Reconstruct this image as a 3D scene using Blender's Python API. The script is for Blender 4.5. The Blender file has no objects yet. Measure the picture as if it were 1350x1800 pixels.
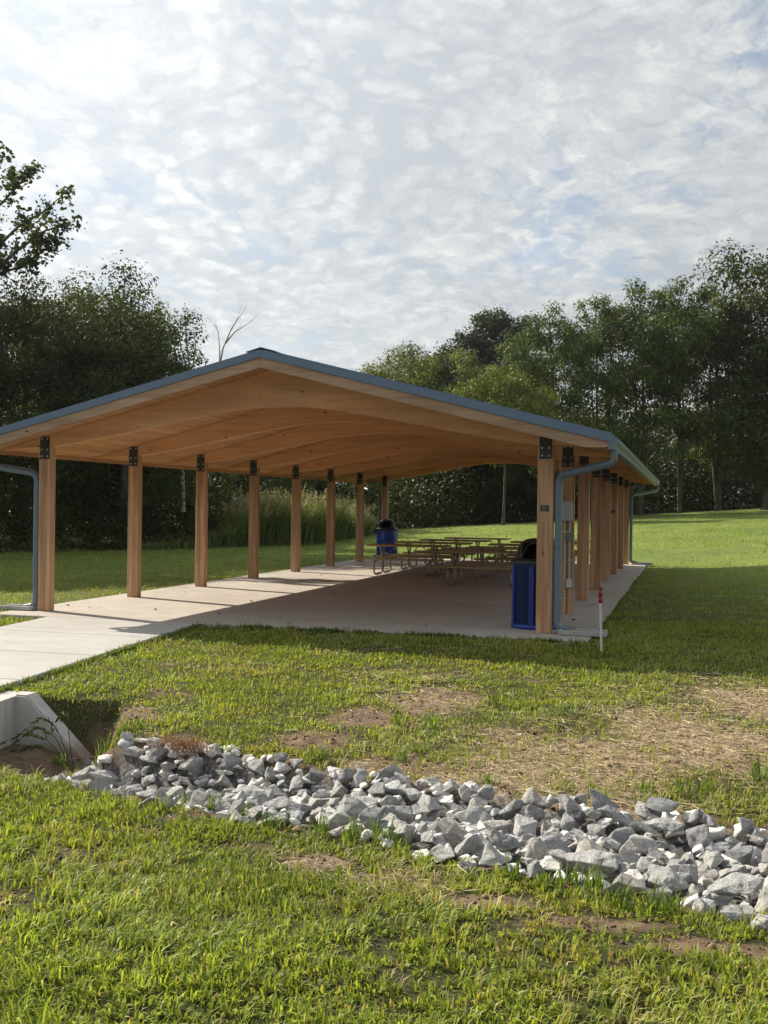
import bpy, bmesh, math, random
import numpy as np
from mathutils import Vector, Matrix

random.seed(7)
RNG = np.random.default_rng(11)
scene = bpy.context.scene
COL = scene.collection
PI = math.pi

# ------------------------------------------------------------------ camera
EYE = np.array([5.257, -13.2126, 1.55])
YAW, PITCH, ROLL, FPX = 0.2787, -0.0052, 0.0125, 1867.55     # solved from the photograph (1350 x 1800)
_c, _s = math.cos(YAW), math.sin(YAW)
FWD = np.array([-_s*math.cos(PITCH), _c*math.cos(PITCH), math.sin(PITCH)])
RGT = np.array([_c, _s, 0.0])
UPV = np.cross(RGT, FWD)
RR = math.cos(ROLL)*RGT + math.sin(ROLL)*UPV
UU = math.cos(ROLL)*UPV - math.sin(ROLL)*RGT
cam_d = bpy.data.cameras.new('camera')
cam_d.sensor_fit = 'VERTICAL'
cam_d.sensor_height = 24.0
cam_d.lens = 24.0*FPX/1800.0
cam_d.clip_start = 0.05
cam_d.clip_end = 3000
cam = bpy.data.objects.new('camera', cam_d)
COL.objects.link(cam)
M = Matrix.Identity(4)
for r in range(3):
    M[r][0] = RR[r]; M[r][1] = UU[r]; M[r][2] = -FWD[r]; M[r][3] = EYE[r]
cam.matrix_world = M
scene.camera = cam

# ------------------------------------------------------------------ light
SUN_DIR = np.array([-3.27, 1.17, 2.42]); SUN_DIR /= np.linalg.norm(SUN_DIR)      # towards the sun
SUN_EL = math.asin(SUN_DIR[2]); SUN_AZ = math.atan2(SUN_DIR[0], SUN_DIR[1])      # from +Y clockwise
sun_d = bpy.data.lights.new('sun', 'SUN')
sun_d.energy = 5.0
sun_d.angle = math.radians(0.53)
sun_d.color = (1.0, 0.90, 0.74)
sun = bpy.data.objects.new('sun', sun_d)
COL.objects.link(sun)
sun.rotation_euler = Vector(SUN_DIR).to_track_quat('Z', 'Y').to_euler()

scene.view_settings.view_transform = 'Standard'
scene.view_settings.look = 'None'
scene.view_settings.exposure = 0.7
scene.view_settings.gamma = 1.0
scene.view_settings.use_curve_mapping = False
scene.cycles.max_bounces = 7
scene.cycles.diffuse_bounces = 4
scene.cycles.transmission_bounces = 4
scene.cycles.use_denoising = True


class NT:
    """small helper to write node trees"""
    def __init__(self, tree):
        self.t = tree; self.n = tree.nodes; self.l = tree.links
    def node(self, kind, **kw):
        n = self.n.new(kind)
        for k, v in kw.items():
            setattr(n, k, v)
        return n
    def put(self, sock, val):
        if val is None:
            return
        if isinstance(val, bpy.types.NodeSocket):
            self.l.new(val, sock)
        else:
            if sock.type == 'RGBA' and not isinstance(val, (int, float)) and len(val) == 3:
                val = (*val, 1.0)
            sock.default_value = val
    def math(self, op, a, b=None, c=None, clamp=False):
        n = self.node('ShaderNodeMath', operation=op, use_clamp=clamp)
        for i, v in enumerate((a, b, c)):
            self.put(n.inputs[i], v)
        return n.outputs[0]
    def vmath(self, op, a, b=None, scale=None):
        n = self.node('ShaderNodeVectorMath', operation=op)
        self.put(n.inputs[0], a); self.put(n.inputs[1], b)
        if scale is not None:
            self.put(n.inputs['Scale'], scale)
        return n.outputs['Value'] if op in ('DOT_PRODUCT', 'LENGTH') else n.outputs[0]
    def noise(self, vec, scale, detail=4, rough=0.5, dist=0.0, out=0, lac=2.0):
        n = self.node('ShaderNodeTexNoise')
        self.put(n.inputs['Vector'], vec); self.put(n.inputs['Scale'], scale)
        n.inputs['Detail'].default_value = detail; n.inputs['Roughness'].default_value = rough
        n.inputs['Distortion'].default_value = dist; n.inputs['Lacunarity'].default_value = lac
        return n.outputs[out]
    def voronoi(self, vec, scale, feature='F1', out='Distance', rand=1.0, smooth=None):
        n = self.node('ShaderNodeTexVoronoi', feature=feature)
        self.put(n.inputs['Vector'], vec); n.inputs['Scale'].default_value = scale
        n.inputs['Randomness'].default_value = rand
        if smooth is not None:
            n.inputs['Smoothness'].default_value = smooth
        return n.outputs[out]
    def ramp(self, fac, stops, interp='LINEAR'):
        n = self.node('ShaderNodeValToRGB')
        n.color_ramp.interpolation = interp
        el = n.color_ramp.elements
        while len(el) < len(stops):
            el.new(0.5)
        for e, (p, c) in zip(el, stops):
            e.position = p
            e.color = (c, c, c, 1) if isinstance(c, (int, float)) else (*c, 1)
        self.put(n.inputs[0], fac)
        return n.outputs[0]
    def range(self, v, a, b, c=0.0, d=1.0, smooth=True):
        n = self.node('ShaderNodeMapRange', interpolation_type='SMOOTHSTEP' if smooth else 'LINEAR')
        self.put(n.inputs[0], v)
        for i, x in enumerate((a, b, c, d)):
            n.inputs[i+1].default_value = x
        return n.outputs[0]
    def mix(self, fac, a, b, mode='MIX'):
        n = self.node('ShaderNodeMix', data_type='RGBA', blend_type=mode)
        self.put(n.inputs[0], fac); self.put(n.inputs[6], a); self.put(n.inputs[7], b)
        return n.outputs[2]
    def mapping(self, vec, scale=(1, 1, 1), loc=(0, 0, 0), rot=(0, 0, 0)):
        n = self.node('ShaderNodeMapping')
        self.put(n.inputs['Vector'], vec)
        n.inputs['Scale'].default_value = scale; n.inputs['Location'].default_value = loc
        n.inputs['Rotation'].default_value = rot
        return n.outputs[0]


# ------------------------------------------------------------------ world: sky with broken high cloud
world = bpy.data.worlds.new('World')
scene.world = world
world.use_nodes = True
world.cycles.sampling_method = 'MANUAL'
world.cycles.sample_map_resolution = 256
W = NT(world.node_tree)
W.n.clear()
sky = W.node('ShaderNodeTexSky', sky_type='NISHITA')
sky.sun_disc = False
sky.sun_elevation = SUN_EL
sky.sun_rotation = SUN_AZ
sky.altitude = 200; sky.air_density = 1.0; sky.dust_density = 1.6; sky.ozone_density = 1.0
dirv = W.node('ShaderNodeTexCoord').outputs['Generated']
sep = W.node('ShaderNodeSeparateXYZ'); W.put(sep.inputs[0], dirv)
zc_ = W.math('ADD', W.math('MAXIMUM', sep.outputs[2], 0.0), 0.30)
comb = W.node('ShaderNodeCombineXYZ')
W.put(comb.inputs[0], W.math('DIVIDE', sep.outputs[0], zc_))
W.put(comb.inputs[1], W.math('DIVIDE', sep.outputs[1], zc_))
cp = comb.outputs[0]
def wnoise(vec, scale, detail, rough, dist=0.0, out=0):
    o = W.noise(vec, scale, detail, rough, dist, out); o.node.noise_dimensions = '2D'; return o
def wvor(vec, scale, smooth):
    o = W.voronoi(vec, scale, 'SMOOTH_F1', smooth=smooth); o.node.voronoi_dimensions = '2D'; return o
warp = W.vmath('SCALE', W.vmath('SUBTRACT', wnoise(cp, 3.0, 2, 0.5, out=1), (0.5, 0.5, 0.5)), scale=0.14)
warp2 = W.vmath('SCALE', W.vmath('SUBTRACT', wnoise(cp, 30.0, 3, 0.6, out=1), (0.5, 0.5, 0.5)), scale=0.045)
cpw = W.vmath('ADD', cp, warp)
cpp = W.vmath('ADD', cpw, warp2)
cover = wnoise(W.mapping(cpw, (1, 1, 1), (2.25, 1.15, 0.4)), 1.9, 4, 0.55)
band = wnoise(W.mapping(cpw, (1.0, 1.5, 1), (7.3, 2.2, 0), (0, 0, 0.5)), 4.0, 5, 0.62)
puff = W.range(wvor(cpp, 21.0, 0.45), 0.08, 0.58, 1.0, 0.0)
soft = wnoise(cpp, 14.0, 6, 0.62)
fine = wnoise(cpp, 52.0, 4, 0.62)
size = W.range(wnoise(cp, 1.7, 1, 0.5), 0.42, 0.58)                  # where the puffs are small
pf = W.math('MULTIPLY', puff, W.math('SUBTRACT', 0.17, W.math('MULTIPLY', size, 0.06)))
relief = W.math('ADD', pf, W.math('ADD', W.math('MULTIPLY', band, 0.42), W.math('ADD', W.math('MULTIPLY', soft, 0.52), W.math('MULTIPLY', fine, W.math('ADD', 0.18, W.math('MULTIPLY', size, 0.14))))))
# coverage: mostly closed, a few thin gaps; the low sky closes up
low = W.range(sep.outputs[2], 0.04, 0.20)
dens = W.math('ADD', W.math('MULTIPLY', cover, 1.0), W.math('MULTIPLY', relief, 0.55))
alpha = W.math('MAXIMUM', W.range(dens, 0.58, 0.84, 0.42, 1.0), W.math('SUBTRACT', 1.0, low))
sunglow = W.math('POWER', W.math('MAXIMUM', W.vmath('DOT_PRODUCT', dirv, tuple(SUN_DIR)), 0.0), 4.0)
bright = W.math('ADD', W.range(relief, 0.50, 0.92, 0.0, 1.0, False), W.math('MULTIPLY', W.math('SUBTRACT', cover, 0.5), -0.75))
bright = W.math('ADD', 0.5, W.math('MULTIPLY', W.math('SUBTRACT', bright, 0.5), W.math('ADD', 0.40, W.math('MULTIPLY', low, 0.60))))
ccol = W.ramp(bright, [(0.02, (0.545, 0.582, 0.612)), (0.36, (0.63, 0.658, 0.676)), (0.60, (0.71, 0.727, 0.732)), (0.92, (0.835, 0.838, 0.828))])
cstr = W.math('ADD', 0.575, W.math('MULTIPLY', sunglow, 0.82))
bg_sky = W.node('ShaderNodeBackground'); W.put(bg_sky.inputs[0], sky.outputs[0]); bg_sky.inputs[1].default_value = 0.085
bg_cl = W.node('ShaderNodeBackground'); W.put(bg_cl.inputs[0], ccol); W.put(bg_cl.inputs[1], cstr)
mixs = W.node('ShaderNodeMixShader')
W.put(mixs.inputs[0], W.math('MULTIPLY', alpha, 0.97)); W.l.new(bg_sky.outputs[0], mixs.inputs[1]); W.l.new(bg_cl.outputs[0], mixs.inputs[2])
wout = W.node('ShaderNodeOutputWorld'); W.l.new(mixs.outputs[0], wout.inputs[0])


# ------------------------------------------------------------------ helpers: points, meshes, tags
def ray(px, py):
    u, v = px-675.0, py-900.0
    c, s = math.cos(ROLL), math.sin(ROLL)
    u, v = c*u + s*v, -s*u + c*v
    return FWD + RGT*(u/FPX) - UPV*(v/FPX)
def at_z(px, py, z=0.0):
    d = ray(px, py); return EYE + d*((z-EYE[2])/d[2])
def at_depth(px, py, D):
    return EYE + ray(px, py)*D
def sstep(x, a, b):
    t = np.clip((np.asarray(x, float)-a)/(b-a), 0, 1); return t*t*(3-2*t)

def _hash(ix, iy, seed):
    n = (ix.astype(np.int64)*374761393 + iy.astype(np.int64)*668265263 + seed*974711) & 0x7fffffff
    n = ((n ^ (n >> 13))*1274126177) & 0x7fffffff
    return ((n ^ (n >> 16)) & 0xffff)/65535.0
def vnoise(x, y, seed=0):
    x = np.asarray(x, float); y = np.asarray(y, float)
    ix, iy = np.floor(x), np.floor(y); fx, fy = x-ix, y-iy
    fx = fx*fx*(3-2*fx); fy = fy*fy*(3-2*fy)
    a = _hash(ix, iy, seed); b = _hash(ix+1, iy, seed); c = _hash(ix, iy+1, seed); d = _hash(ix+1, iy+1, seed)
    return (a*(1-fx)+b*fx)*(1-fy) + (c*(1-fx)+d*fx)*fy
def fbm(x, y, seed=0, oct=4):
    v = 0; a = 0.5; t = 0
    for k in range(oct):
        v = v + a*vnoise(np.asarray(x)*2**k + 17*k, np.asarray(y)*2**k + 31*k, seed+k); t += a; a *= 0.55
    return v/t

def link(o, parent=None):
    COL.objects.link(o)
    if parent is not None:
        o.parent = parent
    return o
def empty(name, loc=(0, 0, 0), rz=0.0):
    o = bpy.data.objects.new(name, None); o.location = loc; o.rotation_euler = (0, 0, rz); o.empty_display_size = 0.1
    return link(o)
def tag(o, label=None, cat=None, group=None, kind=None):
    if label: o['label'] = label
    if cat: o['category'] = cat
    if group: o['group'] = group
    if kind: o['kind'] = kind
    return o
def mesh_np(name, verts, faces, mats, attrs=None, smooth=False, mat_idx=None):
    """verts (N,3); faces (M,k) array with one k"""
    me = bpy.data.meshes.new(name)
    verts = np.ascontiguousarray(verts, dtype=np.float32); faces = np.ascontiguousarray(faces, dtype=np.int32)
    M_, k = faces.shape
    me.vertices.add(len(verts)); me.vertices.foreach_set('co', verts.ravel())
    me.loops.add(M_*k); me.loops.foreach_set('vertex_index', faces.ravel())
    me.polygons.add(M_); me.polygons.foreach_set('loop_start', np.arange(0, M_*k, k, dtype=np.int32))
    if smooth:
        me.polygons.foreach_set('use_smooth', np.ones(M_, bool))
    for m in (mats if isinstance(mats, (list, tuple)) else [mats]):
        me.materials.append(m)
    if mat_idx is not None:
        me.polygons.foreach_set('material_index', np.asarray(mat_idx, np.int32))
    me.update(calc_edges=True)
    for an, av in (attrs or {}).items():
        av = np.asarray(av, np.float32)
        if av.ndim == 1:
            a = me.attributes.new(an, 'FLOAT', 'POINT'); a.data.foreach_set('value', av)
        else:
            if av.shape[1] == 3:
                av = np.hstack([av, np.ones((len(av), 1), np.float32)])
            a = me.attributes.new(an, 'FLOAT_COLOR', 'POINT'); a.data.foreach_set('color', av.ravel())
    return me


class MB:
    """collects boxes, prisms and swept tubes into ONE mesh with material slots"""
    def __init__(self):
        self.v = []; self.f = []; self.m = []; self.s = []
    def add(self, verts, faces, mi=0, smooth=False):
        o = len(self.v)
        self.v += [tuple(p) for p in verts]
        for f in faces:
            self.f.append([i+o for i in f]); self.m.append(mi); self.s.append(smooth)
        return self
    def box(self, lo, hi, mi=0, rot=None, piv=None):
        x0, y0, z0 = lo; x1, y1, z1 = hi
        vs = [(x0,y0,z0),(x1,y0,z0),(x1,y1,z0),(x0,y1,z0),(x0,y0,z1),(x1,y0,z1),(x1,y1,z1),(x0,y1,z1)]
        if rot is not None:
            piv = Vector(piv if piv else (0, 0, 0)); vs = [tuple(rot @ (Vector(p)-piv) + piv) for p in vs]
        return self.add(vs, [(0,3,2,1),(4,5,6,7),(0,1,5,4),(1,2,6,5),(2,3,7,6),(3,0,4,7)], mi)
    def bbox(self, lo, hi, b=0.004, mi=0):
        """box with bevelled (chamfered) edges"""
        c = [(lo[i]+hi[i])/2 for i in range(3)]; h = [(hi[i]-lo[i])/2 for i in range(3)]
        b = min(b, min(h)*0.8)
        bm = bmesh.new(); bmesh.ops.create_cube(bm, size=2)
        for v in bm.verts:
            v.co = Vector((c[0]+v.co.x*h[0], c[1]+v.co.y*h[1], c[2]+v.co.z*h[2]))
        bmesh.ops.bevel(bm, geom=bm.edges[:], offset=b, segments=1, affect='EDGES')
        bm.verts.index_update()
        self.add([v.co[:] for v in bm.verts], [[v.index for v in f.verts] for f in bm.faces], mi); bm.free()
        return self
    def prism(self, poly, axis, a, b, mi=0):
        """poly: list of 2-D points, extruded along axis (0,1,2) from a to b"""
        n = len(poly)
        def P(p, t):
            q = list(p); q.insert(axis, t); return tuple(q)
        vs = [P(p, a) for p in poly] + [P(p, b) for p in poly]
        fs = [tuple(range(n)), tuple(range(2*n-1, n-1, -1))] + [(i, i+n, (i+1) % n + n, (i+1) % n) for i in range(n)]
        return self.add(vs, fs, mi)
    def tube(self, pts, rad, n=8, mi=0, cap=True, smooth=True, section=None):
        pts = [Vector(p) for p in pts]
        if isinstance(rad, (int, float)):
            rad = [rad]*len(pts)
        sec = section or [(math.cos(2*PI*k/n), math.sin(2*PI*k/n)) for k in range(n)]
        n = len(sec)
        t0 = (pts[1]-pts[0]).normalized()
        ref = Vector((0, 1, 0)) if abs(t0.y) < 0.9 else Vector((1, 0, 0))
        nx = (ref - t0*ref.dot(t0)).normalized()
        vs = []; prev = t0
        for i, p in enumerate(pts):
            if i == 0: t = t0
            elif i == len(pts)-1: t = (pts[i]-pts[i-1]).normalized()
            else:
                t = ((pts[i+1]-pts[i]).normalized() + (pts[i]-pts[i-1]).normalized())
                t = t.normalized() if t.length > 1e-6 else prev
            nx = (nx - t*nx.dot(t)).normalized(); ny = t.cross(nx); prev = t
            for a, b in sec:
                vs.append(p + nx*(a*rad[i]) + ny*(b*rad[i]))
        fs = []
        for i in range(len(pts)-1):
            for k in range(n):
                fs.append((i*n+k, i*n+(k+1) % n, (i+1)*n+(k+1) % n, (i+1)*n+k))
        self.add(vs, fs, mi, smooth)
        if cap:
            m = (len(pts)-1)*n
            self.add(vs[:n], [tuple(range(n-1, -1, -1))], mi); self.add(vs[m:], [tuple(range(n))], mi)
        return self
    def lathe(self, prof, n=24, mi=0, c=(0, 0), smooth=True, a0=0.0, a1=2*PI):
        full = abs(a1-a0-2*PI) < 1e-6
        m = n if full else n+1
        vs = []
        for r, z in prof:
            for k in range(m):
                a = a0 + (a1-a0)*k/n
                vs.append((c[0]+r*math.cos(a), c[1]+r*math.sin(a), z))
        fs = []
        for i in range(len(prof)-1):
            for k in range(n):
                k2 = (k+1) % m
                fs.append((i*m+k, i*m+k2, (i+1)*m+k2, (i+1)*m+k))
        return self.add(vs, fs, mi, smooth)
    def mesh(self, name, mats):
        me = bpy.data.meshes.new(name)
        me.from_pydata(self.v, [], self.f)
        for m in (mats if isinstance(mats, (list, tuple)) else [mats]):
            me.materials.append(m)
        me.polygons.foreach_set('material_index', self.m); me.polygons.foreach_set('use_smooth', self.s)
        me.update()
        return me
    def build(self, name, mats, parent=None, loc=None):
        o = bpy.data.objects.new(name, self.mesh(name, mats))
        if loc is not None: o.location = loc
        return link(o, parent)

def fillet(pts, r, n=5):
    pts = [Vector(p) for p in pts]; out = [pts[0]]
    for i in range(1, len(pts)-1):
        a, b, c = pts[i-1], pts[i], pts[i+1]
        da, dc = (a-b), (c-b); ra = min(r, da.length*0.48, dc.length*0.48)
        p0 = b+da.normalized()*ra; p1 = b+dc.normalized()*ra
        for k in range(n+1):
            t = k/n; out.append(p0*(1-t)**2 + b*2*t*(1-t) + p1*t*t)
    out.append(pts[-1]); return out
def copy_tree(o, parent=None):
    c = o.copy(); link(c, parent)
    for ch in [x for x in o.children]:
        copy_tree(ch, c)
    return c


# ------------------------------------------------------------------ materials
def new_mat(name):
    m = bpy.data.materials.new(name); m.use_nodes = True
    T = NT(m.node_tree); T.n.clear()
    out = T.node('ShaderNodeOutputMaterial')
    return m, T, out
def principled(T, out, col, rough=0.7, metal=0.0, spec=0.4, normal=None, **kw):
    b = T.node('ShaderNodeBsdfPrincipled')
    T.put(b.inputs['Base Color'], col); T.put(b.inputs['Roughness'], rough); T.put(b.inputs['Metallic'], metal)
    T.put(b.inputs['Specular IOR Level'], spec)
    if normal is not None: T.l.new(normal, b.inputs['Normal'])
    for k, v in kw.items(): T.put(b.inputs[k], v)
    T.l.new(b.outputs[0], out.inputs[0])
    return b
def bump(T, h, strength=0.3, dist=0.01, normal=None):
    b = T.node('ShaderNodeBump'); b.inputs['Strength'].default_value = strength; b.inputs['Distance'].default_value = dist
    T.put(b.inputs['Height'], h)
    if normal is not None: T.l.new(normal, b.inputs['Normal'])
    return b.outputs[0]
def objcoord(T): return T.node('ShaderNodeTexCoord').outputs['Object']
def objrand(T): return T.node('ShaderNodeObjectInfo').outputs['Random']
def attr(T, name, out='Color'):
    a = T.node('ShaderNodeAttribute'); a.attribute_name = name; return a.outputs[out]

def wood_mat(name, axis, ca, cb, cdark, knots=1.0, rough=0.72, lam=0.0):
    m, T, out = new_mat(name)
    oc = objcoord(T)
    off = T.node('ShaderNodeCombineXYZ')
    r = objrand(T)
    T.put(off.inputs[0], T.math('MULTIPLY', r, 37.0)); T.put(off.inputs[1], T.math('MULTIPLY', r, 91.0)); T.put(off.inputs[2], T.math('MULTIPLY', r, 53.0))
    p = T.vmath('ADD', oc, off.outputs[0])
    sc = [9.0, 9.0, 9.0]; sc[axis] = 0.45
    st = T.mapping(p, tuple(sc))
    wob = T.vmath('ADD', st, T.vmath('SCALE', T.noise(T.mapping(p, tuple(2.2 if i != axis else 0.9 for i in range(3))), 1.0, 3, 0.5, out=1), scale=1.1))
    grain = T.noise(wob, 1.0, 6, 0.62)
    sc2 = [46.0]*3; sc2[axis] = 1.2
    fineg = T.noise(T.mapping(p, tuple(sc2)), 1.0, 4, 0.6)
    broad = T.noise(p, 0.9, 3, 0.5)
    g = T.math('ADD', T.math('MULTIPLY', grain, 0.65), T.math('MULTIPLY', fineg, 0.35))
    col = T.mix(T.range(g, 0.36, 0.64), cb, ca)
    col = T.mix(T.math('MULTIPLY', T.range(grain, 0.60, 0.72), 0.5), col, cdark)
    col = T.mix(1.0, col, T.ramp(T.math('ADD', T.math('MULTIPLY', broad, 0.8), T.math('MULTIPLY', r, 0.25)), [(0.2, 0.78), (0.8, 1.12)]), 'MULTIPLY')
    if lam > 0:       # glued laminations across the member
        sp = T.node('ShaderNodeSeparateXYZ'); T.put(sp.inputs[0], p)
        zz = T.math('DIVIDE', sp.outputs[2 if axis != 2 else 0], lam)
        line = T.math('ABSOLUTE', T.math('SUBTRACT', T.math('FRACT', zz), 0.5))
        wn = T.node('ShaderNodeTexWhiteNoise', noise_dimensions='1D'); T.put(wn.inputs['W'], T.math('FLOOR', zz))
        col = T.mix(1.0, col, T.ramp(wn.outputs[0], [(0.0, 0.84), (1.0, 1.12)]), 'MULTIPLY')
        col = T.mix(T.math('MULTIPLY', T.range(line, 0.475, 0.5), 0.45), col, cdark)
    if knots > 0:
        ks = [5.5]*3; ks[axis] = 2.6
        kd = T.voronoi(T.mapping(p, tuple(ks)), 1.0)
        kd = T.math('ADD', kd, T.math('MULTIPLY', T.noise(p, 14, 2), 0.06))
        col = T.mix(T.math('MULTIPLY', T.range(kd, 0.135, 0.09), 0.85*knots), col, tuple(c*0.35 for c in cdark))
    principled(T, out, col, rough, spec=0.25, normal=bump(T, g, 0.25, 0.004))
    return m

def concrete_mat(name, c1, c2, brush=1.0, mud=False):
    m, T, out = new_mat(name)
    p = T.node('ShaderNodeNewGeometry').outputs['Position']
    big = T.noise(p, 0.55, 5, 0.6, 0.4); mid = T.noise(p, 3.1, 5, 0.6); fine = T.noise(p, 60, 3, 0.6)
    br = T.noise(T.mapping(p, (1.2, 26.0, 1.0)), 1.0, 3, 0.6)
    col = T.mix(T.range(T.math('ADD', T.math('MULTIPLY', big, 0.65), T.math('MULTIPLY', mid, 0.35)), 0.36, 0.66), c1, c2)
    col = T.mix(1.0, col, T.ramp(T.math('ADD', T.math('MULTIPLY', fine, 0.5), T.math('MULTIPLY', br, 0.5*brush)), [(0.2, 0.88), (0.75, 1.08)]), 'MULTIPLY')
    stain = T.range(T.noise(p, 1.35, 6, 0.7, 1.0), 0.55, 0.72)
    col = T.mix(T.math('MULTIPLY', stain, 0.38), col, tuple(c*0.55 for c in c1))
    if mud:          # mud line left by the water and runs below the coping
        sp = T.node('ShaderNodeSeparateXYZ'); T.put(sp.inputs[0], p)
        run = T.noise(T.mapping(p, (9, 9, 0.7)), 1.0, 4, 0.6)
        col = T.mix(T.math('MULTIPLY', T.range(run, 0.50, 0.68), 0.30), col, (0.22, 0.21, 0.19, 1))
        lv = T.math('ADD', sp.outputs[2], T.math('MULTIPLY', T.math('SUBTRACT', mid, 0.5), 0.25))
        col = T.mix(T.math('MULTIPLY', T.range(lv, -0.38, -0.52), 0.75), col, (0.20, 0.145, 0.10, 1))
    principled(T, out, col, 0.86, spec=0.25, normal=bump(T, T.math('ADD', fine, T.math('MULTIPLY', br, 0.6)), 0.18, 0.004))
    return m

def paint_mat(name, col, rough=0.45, metal=0.0, var=0.12, spec=0.4, dirt=None):
    m, T, out = new_mat(name)
    oc = objcoord(T)
    n = T.noise(oc, 3.0, 5, 0.6); f = T.noise(oc, 30.0, 3, 0.6)
    c = T.mix(1.0, (*col, 1), T.ramp(T.math('ADD', T.math('MULTIPLY', n, 0.7), T.math('MULTIPLY', f, 0.3)), [(0.25, 1-var), (0.75, 1+var)]), 'MULTIPLY')
    if dirt:
        c = T.mix(T.math('MULTIPLY', T.range(T.noise(oc, 6.0, 6, 0.7), 0.55, 0.75), 0.5), c, dirt)
    principled(T, out, c, T.math('ADD', rough-0.08, T.math('MULTIPLY', f, 0.16)), metal, spec, normal=bump(T, n, 0.05, 0.01))
    return m

def leaf_mat(name, trans=0.35, rough=0.55, gain=1.0, randhue=0.12, spec=0.25, tcol=(1.25, 1.25, 0.55)):
    m, T, out = new_mat(name)
    c = attr(T, 'col')
    r = objrand(T)
    c = T.mix(1.0, c, T.ramp(r, [(0.0, (gain*(1-randhue), gain*(1-randhue*0.6), gain*(1-randhue))), (1.0, (gain*(1+randhue), gain*(1+randhue*0.8), gain))]), 'MULTIPLY')
    b = T.node('ShaderNodeBsdfPrincipled'); T.put(b.inputs['Base Color'], c); b.inputs['Roughness'].default_value = rough
    b.inputs['Specular IOR Level'].default_value = spec*0.5
    t = T.node('ShaderNodeBsdfTranslucent'); T.put(t.inputs[0], T.mix(1.0, c, (*tcol, 1), 'MULTIPLY'))
    mx = T.node('ShaderNodeMixShader'); mx.inputs[0].default_value = trans
    T.l.new(b.outputs[0], mx.inputs[1]); T.l.new(t.outputs[0], mx.inputs[2]); T.l.new(mx.outputs[0], out.inputs[0])
    return m

M_POST = wood_mat('glulam_post', 2, (0.58, 0.37, 0.22), (0.34, 0.185, 0.098), (0.17, 0.085, 0.045), knots=0.8, lam=0.052)
M_BEAM = wood_mat('glulam_beam', 0, (0.78, 0.445, 0.24), (0.64, 0.33, 0.165), (0.38, 0.17, 0.08), knots=1.0)
M_DECK = wood_mat('deck_board', 1, (0.63, 0.335, 0.172), (0.48, 0.235, 0.113), (0.28, 0.12, 0.056), knots=0.9)
M_RAKE = wood_mat('weathered_board', 0, (0.43, 0.30, 0.20), (0.295, 0.19, 0.122), (0.15, 0.085, 0.05), knots=0.9, rough=0.85)
M_EAVE = wood_mat('eave_board', 1, (0.48, 0.27, 0.13), (0.36, 0.19, 0.085), (0.21, 0.10, 0.045), knots=0.9)
M_TABLE = wood_mat('treated_plank', 0, (0.42, 0.315, 0.175), (0.29, 0.215, 0.11), (0.11, 0.078, 0.04), knots=0.7, rough=0.8)
M_SLAB = concrete_mat('slab_concrete', (0.375, 0.345, 0.308), (0.455, 0.42, 0.376))
M_WALK = concrete_mat('walk_concrete', (0.37, 0.36, 0.345), (0.445, 0.436, 0.42))
M_WALL = concrete_mat('wall_concrete', (0.44, 0.43, 0.41), (0.54, 0.53, 0.51), brush=0.2, mud=True)
M_BLOCK = concrete_mat('block_concrete', (0.36, 0.35, 0.325), (0.45, 0.44, 0.41), brush=0.3)
M_ROOF = paint_mat('blue_grey_steel', (0.10, 0.155, 0.225), 0.38, 0.0, 0.08, 0.5)
M_GUT = paint_mat('gutter_grey_blue', (0.125, 0.165, 0.205), 0.42, 0.0, 0.10, 0.5, dirt=(0.12, 0.13, 0.11, 1))
M_GUTTOP = paint_mat('gutter_green', (0.30, 0.38, 0.24), 0.35, 0.0, 0.15, 0.5, dirt=(0.12, 0.15, 0.08, 1))
M_STEEL = paint_mat('dark_steel', (0.035, 0.038, 0.045), 0.5, 0.0, 0.25, 0.4)
M_ZINC = paint_mat('zinc_bolt', (0.60, 0.61, 0.62), 0.35, 0.7, 0.1, 0.5)
M_GALV = paint_mat('galvanised_tube', (0.27, 0.235, 0.20), 0.42, 0.6, 0.25, 0.5, dirt=(0.12, 0.09, 0.06, 1))
M_BLUE = paint_mat('blue_coating', (0.014, 0.05, 0.30), 0.35, 0.0, 0.15, 0.5)
M_BLACK = paint_mat('black_plastic', (0.016, 0.016, 0.019), 0.38, 0.0, 0.3, 0.5)
M_LINER = paint_mat('dark_liner', (0.006, 0.008, 0.03), 0.7, 0.0, 0.2, 0.2)
M_GREYBOX = paint_mat('grey_enamel', (0.36, 0.37, 0.38), 0.45, 0.0, 0.06)
M_DKBOX = paint_mat('dark_grey_box', (0.16, 0.17, 0.19), 0.5, 0.0, 0.08)
M_PVC = paint_mat('white_pvc', (0.56, 0.55, 0.53), 0.45, 0.0, 0.08, dirt=(0.45, 0.38, 0.3, 1))
M_COND = paint_mat('conduit', (0.48, 0.47, 0.44), 0.5, 0.2, 0.1)
M_RED = paint_mat('red_plastic', (0.22, 0.018, 0.02), 0.45, 0.0, 0.15)
M_CORD = paint_mat('black_strap', (0.012, 0.012, 0.014), 0.7, 0.0, 0.2)
M_PLAQ = paint_mat('black_plaque', (0.012, 0.013, 0.016), 0.3, 0.0, 0.05)
M_TEXT = paint_mat('plaque_lettering', (0.34, 0.35, 0.37), 0.5, 0.0, 0.05)

M_GRASS = leaf_mat('grass_blades', 0.42, 0.5, 1.0, 0.0, 0.35, (1.35, 1.3, 0.5))
M_STRAW = leaf_mat('dry_straw', 0.15, 0.7, 1.0, 0.0, 0.2, (1.0, 0.95, 0.8))
M_LEAF = leaf_mat('tree_leaves', 0.34, 0.5, 1.0, 0.16, 0.3)
M_REED = leaf_mat('tall_grass_leaves', 0.35, 0.55, 1.0, 0.0, 0.25)

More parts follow.
